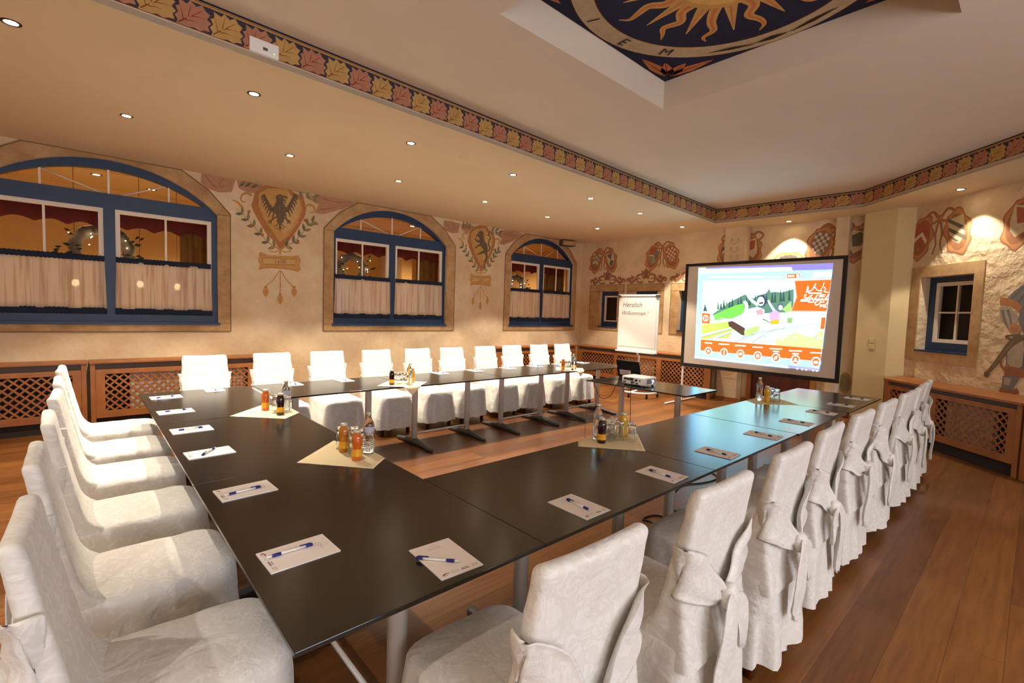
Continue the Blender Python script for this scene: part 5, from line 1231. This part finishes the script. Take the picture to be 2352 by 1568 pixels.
# painted halberdier at the right edge
g0 = px_fn((RN.x, RN.y, 0), RD, -1, 1960, 360, 2.449)
P = Paint(lambda u, v, h: g0(u, v, h), step=.0002, base=.001)
BL = rgb(88, 100, 112); BL2 = rgb(62, 70, 82); GR = rgb(168, 158, 140); RD_ = rgb(138, 62, 42); FL_ = rgb(186, 128, 88)
P.poly([(960, 715), (1010, 690), (1110, 700), (1160, 760), (1170, 900), (1130, 1010), (960, 1000), (930, 930), (940, 840)], BL)
P.poly([(868, 792), (905, 755), (962, 714), (1000, 760), (968, 850), (920, 850), (880, 820)], BL)
for q in (((890, 800), (930, 760), (965, 725)), ((920, 830), (950, 790), (985, 750)), ((1000, 720), (1010, 850), (1000, 960)), ((1060, 720), (1070, 850), (1060, 980))): P.stroke(q, 16, 9, BL2)
P.stroke([(826, 812), (870, 815), (910, 830), (940, 862)], 40, 36, rgb(178, 104, 58))
P.poly([(824, 846), (860, 838), (905, 868), (932, 900), (915, 940), (880, 985), (850, 935), (825, 900)], GR)
for q in (((840, 860), (850, 910), (870, 960)), ((870, 860), (885, 910), (890, 950))): P.stroke(q, 18, 8, BL)
P.poly([(880, 945), (905, 935), (945, 950), (950, 975), (930, 1002), (890, 995), (872, 970)], FL_)
for i in range(3): P.stroke([(890 + i * 14, 958), (905 + i * 12, 985)], 3, 3, rgb(120, 70, 44))
P.poly([(900, 1010), (960, 1000), (1130, 1010), (1140, 1190), (1040, 1200), (1010, 1120), (985, 1190), (950, 1200), (862, 1170), (860, 1120)], BL2)
P.poly([(905, 1025), (955, 1010), (962, 1080), (950, 1180), (905, 1198), (866, 1160), (868, 1100)], GR); P.poly([(1040, 1020), (1110, 1020), (1120, 1180), (1060, 1190)], GR)
P.stroke([(870, 1060), (838, 1110), (832, 1165), (862, 1210)], 14, 14, RD_); P.poly([(855, 1172), (960, 1192), (1000, 1190), (955, 1245), (850, 1232)], RD_)
P.poly([(842, 1232), (940, 1240), (905, 1300), (880, 1330), (836, 1300)], BL); P.poly([(850, 1240), (890, 1245), (880, 1285), (848, 1280)], GR)
P.poly([(1040, 1195), (1130, 1190), (1110, 1310), (1050, 1310)], RD_)
P.poly([(826, 1296), (880, 1312), (925, 1300), (935, 1332), (880, 1340), (822, 1322)], RD_); P.poly([(1040, 1305), (1120, 1300), (1150, 1335), (1040, 1335)], rgb(90, 60, 44))
P.stroke([(935, 1002), (860, 1010), (905, 1035)], 10, 14, rgb(74, 60, 44)); P.stroke([(950, 1010), (880, 1060), (820, 1140), (762, 1210)], 46, 20, rgb(82, 66, 48)); P.ell(752, 1222, 17, 17, rgb(74, 60, 46)); P.stroke([(900, 1040), (780, 1190)], 7, 4, rgb(128, 108, 80))
P.ell(1060, 640, 50, 62, FL_); P.stroke([(1000, 600), (1060, 570), (1130, 610)], 50, 30, RD_); P.poly([(1020, 680), (1060, 740), (1100, 680)], rgb(120, 70, 40))
P.build('painted_halberdier', wall_r)['label'] = 'painted soldier in slashed blue sleeves holding a sword'

# ================================================================== ROOM BEYOND THE ARCHED WINDOWS
m = MB(); m.box(-3.2, 10.5, 7.76, 13, -.1, 0); struct(m.build('floor_beyond', M_floor))
m = MB(); m.box(-3.2, 10.5, 7.76, 13, 3.35, 3.45)
for y in (8.9, 9.0, 10.6, 10.7, 11.9): m.box(-3.2, 10.5, y, y + .05, 3.31, 3.349)
struct(m.build('ceiling_beyond', M_dwall))
m = MB(); m.box(-3.2, 10.5, 12.5, 12.6, 0, 3.35); m.box(-3.3, -3.2, 7.76, 12.6, 0, 3.45); m.box(10.5, 10.6, 7.76, 12.6, 0, 3.45); m.box(2.2, 2.5, 11.2, 12.5, 0, 3.35); m.box(6.2, 6.5, 11.2, 12.5, 0, 3.35)
struct(m.build('wall_beyond', M_dwall))
m = MB(); prism_y(m, [(4.0, 1.0)] + arc(4.0, 5.2, 2.0, 2.35, 12) + [(5.2, 1.0)], 12.47, 12.5); struct(m.build('window_8', mat('dusk_window', rgb(170, 190, 225), .6, emit=rgb(150, 185, 235), estr=1.6)))
def hang(x0, x1, z0, z1, y, m_, name, label, cat, amp=.02, scal=.05, fq=30, group=None):
    m = MB(); n = 80; rows = 6; G = []
    for j in range(rows + 1):
        v = j / rows; row = []
        for i in range(n + 1):
            u = i / n; xx = (x0 - x1) / 2 + (x1 - x0) * u; zb = (z0 - z1) + scal * abs(math.sin(u * PI * (x1 - x0) / .28))
            row.append(m.bm.verts.new((xx, amp * math.sin(xx * fq + j * .2), zb * (1 - v))))
        G.append(row)
    for j in range(rows):
        for i in range(n): m.bm.faces.new((G[j][i], G[j][i + 1], G[j + 1][i + 1], G[j + 1][i])).smooth = True
    o = m.build(name, m_); o.location = ((x0 + x1) / 2, y, z1); sd = o.modifiers.new('thick', 'SOLIDIFY'); sd.thickness = .004
    return tag(o, label, cat, group)
for (a, b), l in zip(((-.95, 1.5), (2.8, 5.2), (6.6, 8.8)), ('the largest window', 'the middle arched window', 'the arched window nearest the corner')):
    hang(a, b, 2.40, 2.68, 7.92, M_red, 'pleated_valance', 'red pleated valance behind ' + l, 'valance', group='red valances beyond the arched windows')
hang(1.02, 1.62, .3, 2.66, 8.02, M_gold, 'striped_drape', 'gold striped drape at the right behind the largest window', 'drape', .03, 0, 50, 'gold drapes beyond the arched windows')
hang(2.85, 3.15, .3, 2.66, 8.02, M_gold, 'striped_drape', 'gold striped drape at the left behind the middle arched window', 'drape', .03, 0, 50, 'gold drapes beyond the arched windows')
hang(4.72, 5.35, .3, 2.66, 8.02, M_gold, 'striped_drape', 'gold striped drape at the right behind the middle arched window', 'drape', .03, 0, 50, 'gold drapes beyond the arched windows')
hang(8.2, 8.95, .3, 2.66, 8.02, M_gold, 'striped_drape', 'gold striped drape behind the arched window nearest the corner', 'drape', .03, 0, 50, 'gold drapes beyond the arched windows')
def wreath(x, z, y, R_, label):
    t = thing('hanging_wreath', (x, y, z), 0, label, 'wreath', 'wreaths beyond the arched windows'); rr = random.Random(int(x * 10) + 3)
    m = MB(); K = 40; RR = []
    for i in range(K + 1):
        a = 2 * PI * i / K; rad = .07 + .012 * math.sin(a * 9); RR.append([Vector(((R_ + rad * math.cos(b)) * math.cos(a), rad * math.sin(b), (R_ + rad * math.cos(b)) * math.sin(a))) for b in [2 * PI * k / 10 for k in range(10)]])
    m.rings(RR, False, False); m.build('wreath_ring', M_wreath, t)
    m = MB()
    for i in range(46):
        a = rr.gauss(PI, .5) if i % 2 else rr.gauss(0, .4); r = R_ + rr.uniform(-.08, .16); c = Vector((r * math.cos(a), rr.uniform(-.08, -.02), r * math.sin(a))); d = Vector((math.cos(a), -.2, math.sin(a))) * .07
        e = Vector((-math.sin(a), 0, math.cos(a))) * .012; m.quad([c - e, c + d * .5 - e * 1.4, c + d, c + d * .5 + e * 1.4])
    m.build('sprigs', M_green, t)
    m = MB()
    for i in range(12): m.ell((rr.uniform(-R_ - .1, R_ + .1), -.1, rr.uniform(-.1, .15) + R_ * .3 * rr.choice((-1, 1))), .007, .007, .007, 6, 4)
    m.build('fairy_lights', M_dbulb, t)
    m = MB()
    for sx in (-1, 1): m.ell((sx * .07, -.1, -R_ + .05), .075, .02, .045, 10, 6); 
    m.ell((.0, -.1, -R_ - .09), .03, .015, .11, 10, 6); m.build('silver_bow', M_silver, t)
wreath(.22, 2.16, 8.35, .27, 'grey wreath with dark sprigs hanging behind the largest window')
wreath(3.62, 2.20, 8.35, .22, 'lit garland wreath with silver bow behind the middle arched window')
wreath(7.62, 2.12, 8.35, .22, 'grey wreath with fairy lights behind the window nearest the corner')
lt = thing('red_table_lamp', (8.3, 9.0, 1.45), 0, 'glowing orange red lampshade behind the window nearest the corner', 'lamp')
m = MB(); m.lathe([(.16, .3), (.10, .62)], 24, cap0=False, cap1=False); m.build('lamp_shade', mat('glowing_shade', rgb(220, 70, 20), .7, emit=rgb(230, 80, 20), estr=1.5), lt)
m = MB(); m.lathe([(.08, -1.45), (.08, -1.42), (.015, -1.40), (.015, .4)], 14); m.build('lamp_stand', M_dark, lt)
# lamps of that room, recessed in its ceiling
for i, (x, y, l) in enumerate(((-1.6, 9.6, 'far left'), (.2, 9.5, 'behind the largest window'), (.9, 10.0, 'pair behind the largest window, right one'), (2.0, 10.2, 'between the first two arched windows'), (3.4, 9.3, 'behind the middle fanlight, left one'), (4.4, 9.2, 'behind the middle fanlight, centre one'), (5.5, 9.5, 'behind the middle fanlight, right one'), (7.3, 9.4, 'behind the fanlight nearest the corner'), (8.9, 10.4, 'beyond the corner window'))):
    t = thing('dining_downlight', (x, y, 3.35), 0, 'recessed lamp in the ceiling beyond, ' + l, 'ceiling light', 'recessed lamps beyond the arched windows')
    m = MB(); m.lathe([(.001, -.003), (.045, -.003), (.045, -.001), (.001, -.001)], 16); m.build('bulb', M_dbulb, t)
    m = MB(); m.lathe([(.046, -.004), (.07, -.005), (.07, -.0005)], 20, cap0=False, cap1=False); m.build('trim_ring', M_ring, t)
    if i in (0, 1, 3, 5, 6, 7, 8):
        ld = bpy.data.lights.new('lamp', 'SPOT'); ld.energy = 150; ld.color = (1, .70, .38); ld.spot_size = math.radians(150); ld.spot_blend = .5; ld.shadow_soft_size = .04
        lo = bpy.data.objects.new('lamp', ld); C.objects.link(lo); lo.parent = t; lo.location = (0, 0, -.02)
for x, z, l in ((-.05, 1.72, 'left'), (.62, 1.74, 'middle'), (1.05, 1.73, 'right')):
    t = thing('pendant_lamp', (x, 8.0 + .5, z), 0, 'glowing pendant lamp shining through the cream half curtain, %s one' % l, 'lamp', 'pendant lamps beyond the largest window'); o = MB(); o.ell((0, 0, 0), .04, .04, .05, 12, 8); o.build('bulb', M_pend, t); o = MB(); o.tube([(0, 0, .05), (0, 0, 3.35 - z)], .003, 5); o.build('cord', M_dark, t)
